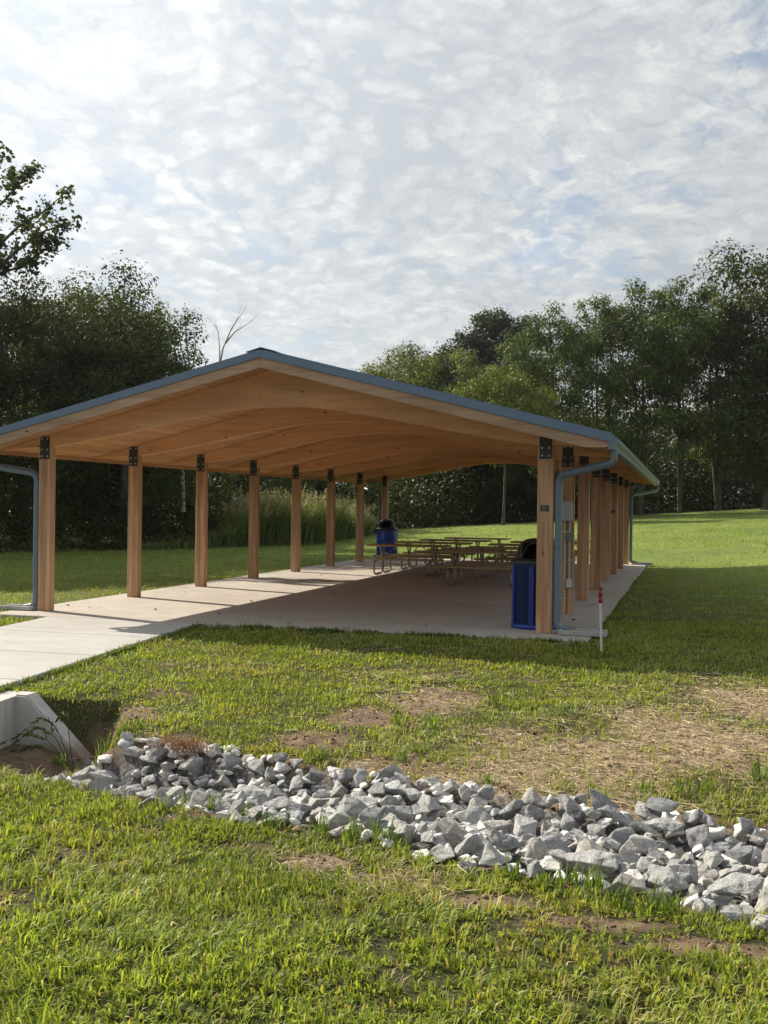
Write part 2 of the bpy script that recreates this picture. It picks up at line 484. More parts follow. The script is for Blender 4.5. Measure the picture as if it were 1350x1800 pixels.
def bark_mat():
    m, T, out = new_mat('bark')
    oc = objcoord(T)
    n = T.noise(T.mapping(oc, (9, 9, 1.6)), 1.0, 5, 0.65); b = T.noise(oc, 0.8, 3)
    col = T.mix(T.range(n, 0.35, 0.65), (0.045, 0.036, 0.028, 1), (0.135, 0.115, 0.095, 1))
    col = T.mix(T.math('MULTIPLY', T.range(b, 0.5, 0.7), 0.4), col, (0.12, 0.13, 0.10, 1))
    principled(T, out, col, 0.9, spec=0.15, normal=bump(T, n, 0.6, 0.03)); return m
M_BARK = bark_mat()
M_SNAG = paint_mat('bleached_dead_wood', (0.34, 0.32, 0.29), 0.85, 0.0, 0.2, 0.2)

def rock_mat():
    m, T, out = new_mat('grey_limestone')
    oc = objcoord(T); r = objrand(T)
    off = T.node('ShaderNodeCombineXYZ'); T.put(off.inputs[0], T.math('MULTIPLY', r, 63.0)); T.put(off.inputs[2], T.math('MULTIPLY', r, 29.0))
    p = T.vmath('ADD', oc, off.outputs[0])
    big = T.noise(p, 3.0, 5, 0.6, 0.6); grit = T.noise(p, 34, 5, 0.72); vein = T.noise(T.mapping(p, (5, 5, 30), rot=(0.5, 0.3, 0)), 1.0, 5, 0.65, 0.8)
    g = T.math('ADD', T.math('MULTIPLY', big, 0.4), T.math('ADD', T.math('MULTIPLY', grit, 0.3), T.math('MULTIPLY', vein, 0.35)))
    col = T.ramp(g, [(0.35, (0.22, 0.228, 0.238)), (0.45, (0.45, 0.455, 0.46)), (0.53, (0.63, 0.63, 0.625)), (0.64, (0.82, 0.815, 0.80))])
    warm = T.math('MULTIPLY', T.range(T.noise(p, 2.2, 3, 0.5), 0.58, 0.72), 0.35)
    col = T.mix(warm, col, (0.42, 0.34, 0.25, 1))
    isl = T.node('ShaderNodeNewGeometry').outputs['Random Per Island']
    col = T.mix(1.0, col, T.ramp(isl, [(0.0, (0.62, 0.635, 0.66)), (0.25, (0.85, 0.85, 0.86)), (0.6, (1.0, 1.0, 0.99)), (0.8, (1.02, 0.97, 0.90)), (1.0, (1.22, 1.21, 1.18))]), 'MULTIPLY')
    n1 = bump(T, T.math('ADD', T.math('MULTIPLY', vein, 0.8), T.math('ADD', big, T.math('MULTIPLY', T.noise(p, 11, 4, 0.6), 0.8))), 0.9, 0.035)
    principled(T, out, col, 0.88, spec=0.25, normal=bump(T, grit, 0.8, 0.010, n1)); return m
M_ROCK = rock_mat()

def ground_mat():
    m, T, out = new_mat('lawn_soil')
    p = T.node('ShaderNodeNewGeometry').outputs['Position']
    cov = attr(T, 'cover', 'Fac'); strw = attr(T, 'straw', 'Fac'); far = attr(T, 'far', 'Fac'); bed = attr(T, 'bed', 'Fac'); litter = attr(T, 'litter', 'Fac')
    n1 = T.noise(p, 1.1, 6, 0.62); n2 = T.noise(p, 9.0, 6, 0.65); n3 = T.noise(p, 55.0, 5, 0.7); n4 = T.noise(p, 0.22, 5, 0.6)
    soil = T.mix(T.range(n2, 0.35, 0.66), (0.10, 0.068, 0.046, 1), (0.20, 0.142, 0.10, 1))
    soil = T.mix(T.math('MULTIPLY', T.range(n3, 0.52, 0.7), 0.6), soil, (0.33, 0.25, 0.17, 1))
    soil = T.mix(T.math('MULTIPLY', strw, T.range(n3, 0.40, 0.62)), soil, (0.46, 0.37, 0.24, 1))
    turf = T.mix(T.range(n3, 0.35, 0.65), (0.028, 0.031, 0.013, 1), (0.075, 0.075, 0.032, 1))
    lawn = T.mix(T.range(T.math('ADD', T.math('MULTIPLY', n4, 0.5), T.math('ADD', T.math('MULTIPLY', n1, 0.3), T.math('MULTIPLY', n2, 0.2))), 0.38, 0.62), (0.095, 0.145, 0.033, 1), (0.165, 0.21, 0.05, 1))
    lawn = T.mix(T.math('MULTIPLY', T.range(n3, 0.45, 0.7), 0.35), lawn, (0.22, 0.22, 0.075, 1))
    turf = T.mix(far, turf, lawn)
    k = T.range(T.math('ADD', cov, T.math('MULTIPLY', T.math('SUBTRACT', n2, 0.5), 0.9)), 0.25, 0.6)
    col = T.mix(k, soil, turf)
    chips = T.voronoi(p, 42.0, 'F1', 'Color')
    cgrey = T.mix(1.0, T.ramp(T.voronoi(p, 42.0), [(0.0, (0.26, 0.26, 0.265)), (0.75, (0.10, 0.098, 0.095))]), T.ramp(chips, [(0.2, 0.55), (0.8, 1.2)]), 'MULTIPLY')
    col = T.mix(bed, col, cgrey)
    col = T.mix(litter, col, T.mix(n2, (0.016, 0.013, 0.009, 1), (0.038, 0.03, 0.02, 1)))  # leaf litter, its colour darkened further to mute sunlight under the trees
    h = T.math('ADD', T.math('MULTIPLY', n2, 0.5), T.math('MULTIPLY', n3, 0.5))
    principled(T, out, col, 0.95, spec=0.12, normal=bump(T, h, 0.7, 0.03)); return m
M_GROUND = ground_mat()

# ------------------------------------------------------------------ terrain
W_SPAN, S_BAY, PA, PB = 7.104, 2.5132, 0.195, 0.125
SLAB = (-4.02, 4.15, -0.58, 18.45)           # x0, x1, y0, y1 ; top at z = 0
FH = np.array([-_s, _c]); RH = np.array([_c, _s])
def cam_ld(x, y):
    dx, dy = np.asarray(x)-EYE[0], np.asarray(y)-EYE[1]
    return dx*RH[0]+dy*RH[1], dx*FH[0]+dy*FH[1]
TL_U = (np.array([-900, 0, 275, 550, 640, 700, 940, 1150, 1350, 2100])-675)/FPX
TL_D = np.array([24, 30, 34, 41, 49, 58, 68, 72, 75, 84.0])
TL_Z = np.array([.1, .1, .12, .07, .18, .27, .67, 1.27, 1.80, 3.2])
WDIR = np.array([0.119, -1.0])/math.hypot(0.119, 1.0)         # direction of the walkway, towards the camera
def walk_right_x(y): return -0.84 + (-0.75-np.asarray(y))*0.119
def walk_left_x(y): return -3.09 + (-0.54-np.asarray(y))*0.119
def face_x(y): return -0.04 + (-5.6-np.asarray(y))*0.119         # face of the culvert headwall
def sw_front(x): return -7.05 - 0.245*np.asarray(x)
def sw_back(x):
    x = np.asarray(x, float); return -5.55 - 0.54*sstep(x, 0.64, 1.15) - 0.17*np.maximum(x-1.2, 0)
def slab_dist(x, y):
    dx = np.maximum(np.maximum(SLAB[0]-x, x-SLAB[1]), 0); dy = np.maximum(np.maximum(SLAB[2]-y, y-SLAB[3]), 0)
    return np.hypot(dx, dy)
def tree_line(u): return np.interp(u, TL_U, TL_D)
def ground_z(x, y):
    x = np.asarray(x, float); y = np.asarray(y, float)
    l, d = cam_ld(x, y)
    u = np.where(d > 1, l/np.maximum(d, 1), 0)
    D = tree_line(u)
    r = np.maximum((d-20)/(D-20), 0)
    zf = np.interp(u, TL_U, TL_Z)*np.where(r < 1, r**1.15, 1+0.5*(r-1))*sstep(slab_dist(x, y), 0.3, 6)
    zf = np.minimum(zf, 9)
    base = -0.035 - 0.165*np.clip((-0.9-y)/5.6, 0, 1)**1.1
    nearwalk = 1-sstep(x-walk_right_x(y), 0.0, 1.3)
    base = np.where(y < -0.6, base*(1-nearwalk) + (-0.05)*nearwalk, base)
    lump = (fbm(x*0.9, y*0.9, 3, 3)-0.5)*0.07*sstep(slab_dist(x, y), 0.2, 2.0) + (fbm(x*5, y*5, 5, 2)-0.5)*0.03*sstep(slab_dist(x, y), 0.1, 0.6)
    lump = lump*sstep(x-walk_right_x(y), 0.02, 0.5) if False else lump*np.where(y < -0.5, np.maximum(sstep(x-walk_right_x(y), 0.02, 0.6), sstep(walk_left_x(y)-x, 0.02, 0.6)), 1)
    # swale
    yf, yb = sw_front(x), sw_back(x)
    t = (y-yf)/(yb-yf)
    dep = 0.37 - 0.17*sstep(x, 0.9, 3.2)
    steep = 0.035 + 0.10*sstep(x, 0.62, 0.8) + 0.20*sstep(x, 0.8, 1.8)
    prof = sstep(t, -0.02, 0.40)*sstep((1-t)/steep, 0.0, 1.0)
    prof = prof*sstep(x-face_x(y), -0.16, -0.06)
    z = base + zf + lump - dep*prof
    wt = np.where(x < 0.64, -0.09-0.88*np.maximum(x-0.08, 0), -0.56+0.55*(x-0.64))
    bank = wt + 1.15*np.maximum(y-yb-0.05, 0) + 0.05*(fbm(x*7, y*7, 44, 3)-0.5)
    z = np.where((x > face_x(y)-0.05) & (x < 1.7) & (y > yb-0.35), np.minimum(z, np.maximum(bank, -0.60)), z)
    under_walk = (x < walk_right_x(y)) & (x > walk_left_x(y)) & (y < -0.5)
    z = np.where(under_walk, np.minimum(z, -0.045), z)
    z = np.where(slab_dist(x, y) < 0.01, np.minimum(z, -0.05), z)
    return z

def blob(x, y, px, py, rx, ry, z=-0.15):
    c = at_z(px, py, z); l0, d0 = cam_ld(c[0], c[1]); l, d = cam_ld(x, y)
    wx = rx*d0/FPX; wy = ry*d0*d0/(FPX*(EYE[2]-z))
    return np.exp(-(((l-l0)/wx)**2 + ((d-d0)/wy)**2))
BARE = [(770,1235,110,24,.85),(650,1262,95,20,.85),(560,1295,90,18,.8),(470,1325,55,14,.8),(1000,1330,210,50,.95),(860,1362,160,30,.95),(690,1335,110,24,.9),
        (1220,1300,170,56,.95),(1320,1245,90,32,.85),(1330,1330,60,30,.6),(1040,1400,190,18,.95),(1180,1420,150,14,.7),(300,1180,30,9,.5),(560,1190,70,10,.4),(900,1290,120,20,.6),(700,1190,120,9,.35),
        (560,1495,80,18,.75),(430,1470,70,9,.6),(700,1528,100,24,.8),(860,1572,115,18,.85),(1050,1608,140,15,1.0),(1230,1640,130,14,1.0),(1345,1652,70,13,1.0),(250,1440,60,12,.5),
        (320,1420,60,8,.5),(620,1600,90,20,.35),(960,1725,70,18,.3),(180,1730,60,16,.3),(500,1690,50,12,.4),(1280,1740,70,14,.25),(1190,992,110,4,.32)]
STRAW = [(1000,1325,210,50,1.0),(1210,1290,170,60,1.0),(1315,1235,100,32,.85),(860,1362,160,28,1.0),(1080,1395,180,20,.9),(700,1530,110,32,.6),(650,1345,90,16,.7),(700,1205,110,16,.5),(780,1240,100,18,.5),(560,1500,80,18,.4)]
def cover_map(x, y):
    x = np.asarray(x, float); y = np.asarray(y, float)
    c = 0.98 - 0.55*sstep(fbm(x*1.3, y*1.3, 21, 4), 0.55, 0.78)
    b = np.zeros_like(x)
    for px, py, rx, ry, s in BARE:
        b = np.maximum(b, s*blob(x, y, px, py, rx, ry))
    b = b*(0.55+0.9*fbm(x*4.5, y*4.5, 33, 3))
    c = c*(1-np.clip(b*1.25, 0, 0.86))
    yf, yb = sw_front(x), sw_back(x); t = (y-yf)/(yb-yf)
    ins = sstep(t, -0.10, 0.06)*sstep(1-t, -0.02, 0.10)*sstep(x-face_x(y), -0.1, 0.0)
    c = c*(1-ins)
    er = np.exp(-(((x-0.85)/0.35)**2 + ((y+5.55)/0.30)**2))
    return np.clip(c*(1-0.95*er), 0, 1)
def straw_map(x, y):
    b = np.zeros_like(np.asarray(x, float))
    for px, py, rx, ry, s in STRAW:
        b = np.maximum(b, s*blob(x, y, px, py, rx, ry))
    return np.clip(b, 0, 1)

def bed_map(x, y):
    t = (y-sw_front(x))/(sw_back(x)-sw_front(x))
    return sstep(t, 0.0, 0.10)*sstep(1-t, 0.04, 0.14)*sstep(x-1.42+0.85*t, -0.1, 0.1)
def build_ground():
    fine = np.radians(np.linspace(-27, 27, 420))
    rest = np.radians(np.linspace(27, 333, 62))[1:-1]
    ang = np.concatenate([fine, rest]); n = len(ang)
    rad = np.concatenate([[0.02, 0.6, 1.3, 2.0, 2.5], np.linspace(2.9, 15, 190), 15*(95/15)**(np.arange(1, 71)/70), [120, 160, 220, 320, 480, 750, 1200, 2000]])
    A, R = np.meshgrid(ang, rad)
    l, d = R*np.sin(A), R*np.cos(A)
    x = EYE[0] + l*RH[0] + d*FH[0]; y = EYE[1] + l*RH[1] + d*FH[1]
    z = ground_z(x, y)
    m = len(rad)
    i, k = np.meshgrid(np.arange(m-1), np.arange(n), indexing='ij')
    k2 = (k+1) % n
    faces = np.stack([i*n+k, (i+1)*n+k, (i+1)*n+k2, i*n+k2], -1).reshape(-1, 4)[:, ::-1]
    xf, yf = x.ravel(), y.ravel()
    far = sstep(d.ravel(), 9, 30)
    me = mesh_np('ground', np.stack([xf, yf, z.ravel()], 1), faces, M_GROUND,
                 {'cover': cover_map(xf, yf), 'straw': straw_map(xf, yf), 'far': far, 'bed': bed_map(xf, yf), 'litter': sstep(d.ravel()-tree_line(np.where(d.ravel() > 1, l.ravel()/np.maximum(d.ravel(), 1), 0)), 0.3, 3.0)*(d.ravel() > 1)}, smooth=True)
    o = link(bpy.data.objects.new('ground', me)); o['kind'] = 'structure'
    return o
build_ground()

# concrete slab of the pavilion and the walkway, cast in panels
slab = MB().bbox((SLAB[0], SLAB[2], -0.16), (SLAB[1], SLAB[3], 0.0), 0.008).build('concrete_slab', M_SLAB)
slab['kind'] = 'structure'
walk = empty('walkway', (-1.9, -0.6, 0)); walk['kind'] = 'structure'
yy = SLAB[2]-0.006
for k in range(10):
    y1 = yy-1.52
    b = MB()
    pts = [(walk_left_x(yy), yy), (walk_right_x(yy), yy), (walk_right_x(y1), y1), (walk_left_x(y1), y1)]
    e = 0.010
    top = [(p[0]+(e if i in (0, 3) else -e), p[1]+(-e if i in (0, 1) else e), 0.0 - 0.004*0) for i, p in enumerate(pts)]
    mid = [(p[0], p[1], -0.010) for p in pts]; bot = [(p[0], p[1], -0.15) for p in pts]
    vs = top+mid+bot
    fs = [(3, 2, 1, 0)] + [(i, (i+1) % 4, 4+(i+1) % 4, 4+i) for i in range(4)] + [(4+i, 4+(i+1) % 4, 8+(i+1) % 4, 8+i) for i in range(4)]
    vs = [(x-(-1.9), y-(-0.6), z) for x, y, z in vs]
    b.add(vs, fs); b.build('concrete_panel', M_WALK, walk)
    yy = y1-0.012

# ------------------------------------------------------------------ pavilion
pav = empty('picnic_pavilion', (0, 0, 0))
tag(pav, 'open timber picnic pavilion with arched beams and low blue grey gable roof', 'pavilion')
ZR, SL = 3.514, 0.2511
def roof_z(x): return ZR - SL*abs(x)
Y0, Y1 = -0.640, 7*S_BAY + PB + 0.640
XE = 4.372
NB = 8
# posts with steel plates
post_me = MB().bbox((-PA/2, 0, 0.0), (PA/2, PB, 2.334), 0.006).mesh('post', M_POST)
pl = MB().bbox((-0.077, -0.010, 2.164), (0.077, -0.0015, 2.482), 0.002, 0)
for zx in (2.452, 2.385, 2.262, 2.195) if False else (2.452, 2.300, 2.205):
    for xx in (-0.045, 0.045):
        pl.lathe([(0.0, -0.0245), (0.008, -0.0235), (0.013, -0.019), (0.013, -0.0105)], 8, 1, smooth=False)
        n8 = 8*4
        for i in range(len(pl.v)-n8, len(pl.v)):
            q = pl.v[i]; pl.v[i] = (xx+q[0], q[2], zx+q[1])
plate_me = pl.mesh('connector_plate', [M_STEEL, M_ZINC])
for side in (-1, 1):
    for i in range(NB):
        p = link(bpy.data.objects.new('post', post_me), pav); p.location = (side*W_SPAN/2, S_BAY*i, 0)
        q = link(bpy.data.objects.new('connector_plate', plate_me), p)
# arched glulam beams
half = [(0, 2.865), (.4, 2.853), (.8, 2.81), (1.3, 2.72), (1.75, 2.635), (2.1, 2.565), (2.9, 2.42), (3.45, 2.3365), (3.66, 2.3365), (4.29, 2.292)]
def smooth_half():
    xs = np.concatenate([np.linspace(0, 2.9, 24), [3.45, 3.66, 4.29]])
    hx = np.array([h[0] for h in half]); hz = np.array([h[1] for h in half])
    zs = np.interp(xs, hx, hz)
    for _ in range(3):
        z2 = zs.copy(); z2[1:-4] = (zs[:-5]+2*zs[1:-4]+zs[2:-3])/4; z2[0] = (zs[0]+zs[1])/2; zs = z2
    return list(zip(xs, zs))
sh = smooth_half()
low = [(-x, z) for x, z in sh[::-1]] + [(x, z) for x, z in sh[1:]]
upp = [(4.29, roof_z(4.29)-0.134), (0, ZR-0.134), (-4.29, roof_z(4.29)-0.134)]
def beam_mesh():
    b = MB(); n = len(low)
    # strips of quads so that the arch shades cleanly
    xs = [p[0] for p in low]; zl = [p[1] for p in low]; zu = [max(roof_z(x)-0.134, z+0.004) for x, z in low]
    y0, y1 = 0.001, PB-0.001
    vs = []
    for x, a, c in zip(xs, zl, zu):
        vs += [(x, y0, a), (x, y0, c), (x, y1, a), (x, y1, c)]
    fs = []
    for i in range(n-1):
        o, q = 4*i, 4*i+4
        fs += [(o, q, q+1, o+1), (o+2, o+3, q+3, q+2), (o, o+2, q+2, q), (o+1, q+1, q+3, o+3)]
    fs += [(0, 1, 3, 2), (4*n-4, 4*n-2, 4*n-1, 4*n-3)]
    b.add(vs, fs); return b.mesh('beam', M_BEAM)
beam_me = beam_mesh()
for i in range(NB):
    o = link(bpy.data.objects.new('beam', beam_me), pav); o.location = (0, S_BAY*i, 0)
# deck boards, laid along the ridge
NPL = 31; pw = XE/NPL
for side in (-1, 1):
    for k in range(NPL):
        xa, xb = k*pw+0.003, (k+1)*pw-0.003
        t = 0.009
        poly = [(xa, roof_z(xa)-0.130+t), (xa+t, roof_z(xa+t)-0.130), (xb-t, roof_z(xb-t)-0.130), (xb, roof_z(xb)-0.130+t), (xb, roof_z(xb)-0.095), (xa, roof_z(xa)-0.095)]
        xm = (xa+xb)/2; zm = roof_z(xm)
        poly = [(side*(x-xm), z-zm) for x, z in poly]
        MB().prism(poly, 1, -9.1, 9.1).build('deck_board', M_DECK, pav, (side*xm, (Y0+Y1)/2, zm))
# metal roofing with standing seams, one sheet per slope
for side in (-1, 1):
    b = MB()
    def P(x, dz): return (side*x, roof_z(x)+dz)
    b.prism([P(0.001, -0.018), P(XE+0.03, -0.018), P(XE+0.03, 0.0), P(0.001, 0.0)], 1, Y0+0.012, Y1-0.012)
    y = Y0+0.03
    while y < Y1-0.04:
        b.prism([P(0.03, 0.0005), P(XE+0.02, 0.0005), P(XE+0.02, 0.03), P(0.03, 0.03)], 1, y, y+0.014); y += 0.41
    b.build('metal_roofing', M_ROOF, pav)
    for yf, yb_ in ((Y0-0.030, Y0+0.010), (Y1-0.010, Y1+0.030)):
        MB().prism([P(0.0012, -0.085), P(XE+0.035, -0.085), P(XE+0.035, 0.012), P(0.0012, 0.012)], 1, yf, yb_).build('rake_trim', M_ROOF, pav)
    for yf, yb_ in ((Y0-0.012, Y0+0.026), (Y1-0.026, Y1+0.012)):
        zb = roof_z(XE-0.02)-0.150
        xc = (ZR-0.215-zb)/SL
        MB().prism([P(0.002, -0.087), P(XE-0.02, -0.087), (side*(XE-0.02), zb), (side*xc, zb), P(0.002, -0.215)], 1, yf, yb_).build('rake_board', M_RAKE, pav)
    # board behind the gutter and the gutter itself
    MB().bbox((-0.019, Y0+0.06, 2.235), (0.019, Y1-0.06, 2.325), 0.003).build('eave_board', M_EAVE, pav, (side*(XE-0.04), 0, 0))
    g = MB(); x0 = 0.0
    prof = [(0.0, 0.125), (0.0, 0.0), (0.075, 0.0), (0.085, 0.05), (0.115, 0.085), (0.115, 0.125), (0.10, 0.125), (0.10, 0.113), (0.109, 0.113), (0.109, 0.088), (0.079, 0.054), (0.070, 0.005), (0.005, 0.005), (0.005, 0.125)]
    g.prism([(side*p[0], p[1]) for p in prof], 1, Y0-0.02, Y1+0.02)
    for ye in (Y0-0.023, Y1+0.0201):
        g.prism([(side*p[0], p[1]) for p in prof[:7]], 1, ye, ye+0.0028)
    g.build('gutter', M_GUT, pav, (side*(XE-0.017), 0, 2.245))
cap = MB()
cap.prism([(-0.20, roof_z(0.20)+0.034), (0, ZR+0.036), (0.20, roof_z(0.20)+0.034), (0.20, roof_z(0.20)+0.042), (0, ZR+0.046), (-0.20, roof_z(0.20)+0.042)], 1, Y0-0.006, Y1+0.006)
cap.build('ridge_cap', M_ROOF, pav)
# downspouts
sec = []
for a, b_ in ((1, 1), (-1, 1), (-1, -1), (1, -1)):
    for k in range(4):
        an = (math.atan2(b_, a)-PI/4) + k*PI/6
        sec.append((a*0.55+0.45*math.cos(an), (b_*0.30+0.45*math.sin(an))))
for side in (-1, 1):
    for yg, yp, dy in ((-0.50, 0.06, 1), (Y1-0.14, 7*S_BAY+0.06, -1)):
        xg, xp = side*(XE+0.045), side*(W_SPAN/2+PA/2+0.062)
        path = [(xg, yg, 2.25), (xg, yg, 2.10), (xp, yp, 1.965), (xp, yp, 0.075), (xp+side*0.17, yp, 0.045)]
        MB().tube(fillet(path, 0.13, 6), 0.052, section=sec).build('downspout', M_GUT, pav)

# ------------------------------------------------------------------ splash blocks
def splash(x, y, rz, label):
    b = MB()
    L, Wd = 0.52, 0.27
    b.prism([(-0.02, 0.0), (L, 0.0), (L, 0.022), (0.0, 0.042), (-0.02, 0.042)], 1, -Wd/2+0.03, Wd/2-0.03)
    for s in (-1, 1):
        b.bbox((-0.02, s*(Wd/2-0.015)-0.018, 0), (L, s*(Wd/2-0.015)+0.018, 0.062), 0.008)
    b.bbox((-0.045, -Wd/2, 0), (-0.021, Wd/2, 0.062), 0.006)
    o = b.build('splash_block', M_BLOCK, None, (x, y, 0.002)); o.rotation_euler.z = rz
    tag(o, label, 'splash block', 'splash blocks under the downspouts')
splash(3.80, 0.02, -0.08, 'concrete splash block beside the front right post, under the near right downspout')
splash(-3.76, 0.07, PI+0.05, 'concrete splash block left of the front left post at the lawn edge')
splash(3.80, 7*S_BAY+0.06, 0.0, 'concrete splash block at the far right corner of the slab')

# ------------------------------------------------------------------ electrical gear on the second right post
ex, ey = W_SPAN/2, S_BAY
el = empty('electrical_panel', (ex, ey, 0)); tag(el, 'grey electrical box with conduits, switch and white outlet on second right post', 'electrical box')
MB().bbox((-0.085, -0.115, 1.372), (0.085, -0.002, 1.668), 0.006).build('panel_box', M_GREYBOX, el)
MB().bbox((-0.078, -0.124, 1.385), (0.078, -0.1155, 1.655), 0.003).build('panel_door', M_GREYBOX, el)
MB().bbox((0.005, -0.085, 1.078), (0.078, -0.002, 1.192), 0.005).build('switch_box', M_DKBOX, el)
MB().bbox((0.004, -0.085, 0.398), (0.080, -0.002, 0.522), 0.008).build('outlet_box', M_PVC, el)
MB().tube(fillet([(-0.03, -0.03, 1.373), (-0.03, -0.03, 1.25), (-0.022, -0.03, 1.19), (-0.022, -0.03, 0.0)], 0.03), 0.0125, 8).build('conduit', M_COND, el)
MB().tube([(0.042, -0.035, 1.373), (0.042, -0.035, 1.19)], 0.0105, 8).build('conduit', M_COND, el)
MB().tube([(0.042, -0.035, 1.080), (0.042, -0.035, 0.52)], 0.0105, 8).build('conduit', M_COND, el)
MB().tube([(-0.108, -0.02, 1.40), (-0.108, -0.02, 2.30)], 0.010, 8).build('conduit', M_COND, el)
for z, x in ((1.215, -0.025), (0.235, -0.022), (0.80, 0.042)):
    MB().bbox((x-0.045, -0.012, z-0.009), (x+0.045, -0.002, z+0.009), 0.002).build('pipe_strap', M_ZINC, el)

# plaques
def plaque(x, y, z, w, h, rows, label):
    r = empty('plaque', (x, y, z)); tag(r, label, 'plaque', 'small plaques on posts')
    MB().bbox((-w/2, -0.008, -h/2), (w/2, -0.001, h/2), 0.002).build('plate', M_PLAQ, r)
    b = MB(); rg = random.Random(5)
    for k in range(rows):
        zc = h/2 - h*(k+0.7)/(rows+0.4)
        wr = w*(0.84 if k % 2 == 0 else 0.62); cx = -wr/2
        while cx < wr/2-0.004:
            ln = rg.choice((0.006, 0.010, 0.014, 0.017)); ln = min(ln, wr/2-cx)
            b.box((cx, -0.0092, zc-0.0024), (cx+ln, -0.0082, zc+0.0024)); cx += ln+0.004
    b.build('lettering', M_TEXT, r)
plaque(ex-0.005, 0.0, 1.553, 0.108, 0.076, 4, 'small black plaque with pale lettering on the front right post')
plaque(ex-0.01, 5*S_BAY, 1.50, 0.10, 0.07, 3, 'small dark plaque on the sixth right post, half hidden')

# ------------------------------------------------------------------ headwall of the culvert
K = np.array([face_x(-5.6), -5.6])
hw = empty('culvert_headwall', (float(K[0]), float(K[1]), -0.6))
tag(hw, 'pale concrete culvert headwall with sloping wing wall beside the walkway', 'headwall')
ang_w = math.atan2(WDIR[1], WDIR[0])
b = MB()
# local frame: u along the wall (towards the camera), v behind the face
def HWP(u, v, z): return (WDIR[0]*u + WDIR[1]*v*1.0, WDIR[1]*u - WDIR[0]*v, z+0.6)
def hw_prism(b, poly, v0, v1):
    n = len(poly)
    vs = [HWP(u, v0, z) for u, z in poly] + [HWP(u, v1, z) for u, z in poly]
    b.add(vs, [tuple(range(n)), tuple(range(2*n-1, n-1, -1))] + [(i, i+n, (i+1) % n+n, (i+1) % n) for i in range(n)])
ZT = -0.045
pu, pz, pr, ph = 0.76, -0.47, 0.29, 0.33           # culvert pipe in the wall
hw_prism(b, [(-0.16, -0.95), (pu-ph, -0.95), (pu-ph, ZT), (-0.16, ZT)], 0.0, 0.22)
hw_prism(b, [(pu+ph, -0.95), (4.2, -0.95), (4.2, ZT), (pu+ph, ZT)], 0.0, 0.22)
hw_prism(b, [(pu-ph, pz+ph), (pu+ph, pz+ph), (pu+ph, ZT), (pu-ph, ZT)], 0.0, 0.22)
n = 32; ring = []
for k in range(n):
    a = 2*PI*k/n; cx, cz = math.cos(a), math.sin(a); m_ = max(abs(cx), abs(cz))
    ring.append(((pu+pr*cx, pz+pr*cz), (pu+ph*cx/m_, pz+ph*cz/m_)))
vs = [HWP(c[0], 0.0, c[1]) for c, s in ring] + [HWP(s[0], 0.0, s[1]) for c, s in ring]
b.add(vs, [(k, (k+1) % n, n+(k+1) % n, n+k) for k in range(n)])
b.build('wall', M_WALL, hw)
pipe = MB()
vs = []
for j in range(14):
    rr = pr-0.002-(0.012 if j % 2 else 0.0)
    vs += [HWP(pu+rr*math.cos(2*PI*k/n), -0.03+j*0.12, pz+rr*math.sin(2*PI*k/n)) for k in range(n)]
pipe.add(vs, [(j*n+k, j*n+(k+1) % n, (j+1)*n+(k+1) % n, (j+1)*n+k) for j in range(13) for k in range(n)] + [tuple(13*n+k for k in range(n))], 0, True)
pipe.build('culvert_pipe', M_BLACK, hw)
wg = MB()
wg.prism([(0.004, 0.6+ZT-0.002), (0.10, 0.6+ZT-0.002), (0.64, 0.6-0.545), (0.64, -0.4), (0.004, -0.4)], 1, -0.06, 0.11)
wg.prism([(0.10, 0.6+ZT-0.001), (0.64, 0.6-0.543), (0.64, 0.6-0.530), (0.10, 0.6+ZT+0.012), (0.002, 0.6+ZT+0.012), (0.002, 0.6+ZT-0.001)], 1, -0.045, 0.095)
wg.build('wing_wall', M_WALL, hw)

# ------------------------------------------------------------------ rocks
def rock_mesh(seed, stretch, n=15, sub=3, rough=0.042):
    rg = np.random.default_rng(seed)
    v = rg.normal(size=(n, 3)); v /= np.linalg.norm(v, axis=1)[:, None]
    v *= rg.uniform(0.78, 1.08, (n, 1))
    # a few flat breaks
    for _ in range(4):
        d = rg.normal(size=3); d /= np.linalg.norm(d); h = rg.uniform(0.45, 0.72)
        t = v@d; v -= np.outer(np.maximum(t-h, 0), d)
    v *= np.array(stretch)
    bm = bmesh.new()
    for p in v: bm.verts.new(p)
    r = bmesh.ops.convex_hull(bm, input=bm.verts[:])
    bmesh.ops.delete(bm, geom=[g for g in bm.verts if not g.link_faces], context='VERTS')
    bmesh.ops.bevel(bm, geom=bm.edges[:], offset=0.035, segments=1, affect='EDGES', clamp_overlap=True)
    bmesh.ops.triangulate(bm, faces=bm.faces[:])
    for k in range(sub):
        long_e = [e for e in bm.edges if e.calc_length() > (0.42, 0.28, 0.17)[k]]
        bmesh.ops.subdivide_edges(bm, edges=long_e, cuts=1, use_grid_fill=False)
        bmesh.ops.triangulate(bm, faces=bm.faces[:])
        for vt in bm.verts:
            pass
    bm.normal_update()
    P_ = np.array([q.co[:] for q in bm.verts])
    off = (vnoise(P_[:, 0]*3.1+seed, P_[:, 1]*3.1+P_[:, 2]*2.3, seed)-0.5)*2 + 1.1*(vnoise(P_[:, 0]*7.7, P_[:, 2]*7.7+P_[:, 1]*5.1, seed+9)-0.5)
    for q, o_ in zip(bm.verts, off):
        q.co += q.normal*float(o_)*rough
    me = bpy.data.meshes.new('rock'); bm.to_mesh(me); bm.free()
    me.materials.append(M_ROCK)
    return me
RK = []
for k in range(26):
    rg = random.Random(100+k)
    RK.append(rock_mesh(300+k, (rg.uniform(0.95, 1.3), rg.uniform(0.75, 1.0), rg.uniform(0.5, 0.8)), n=rg.choice((9, 10, 12, 14))))
SLABBY = [rock_mesh(500+k, (1.25, 0.62, 0.50), n=16) for k in range(3)]

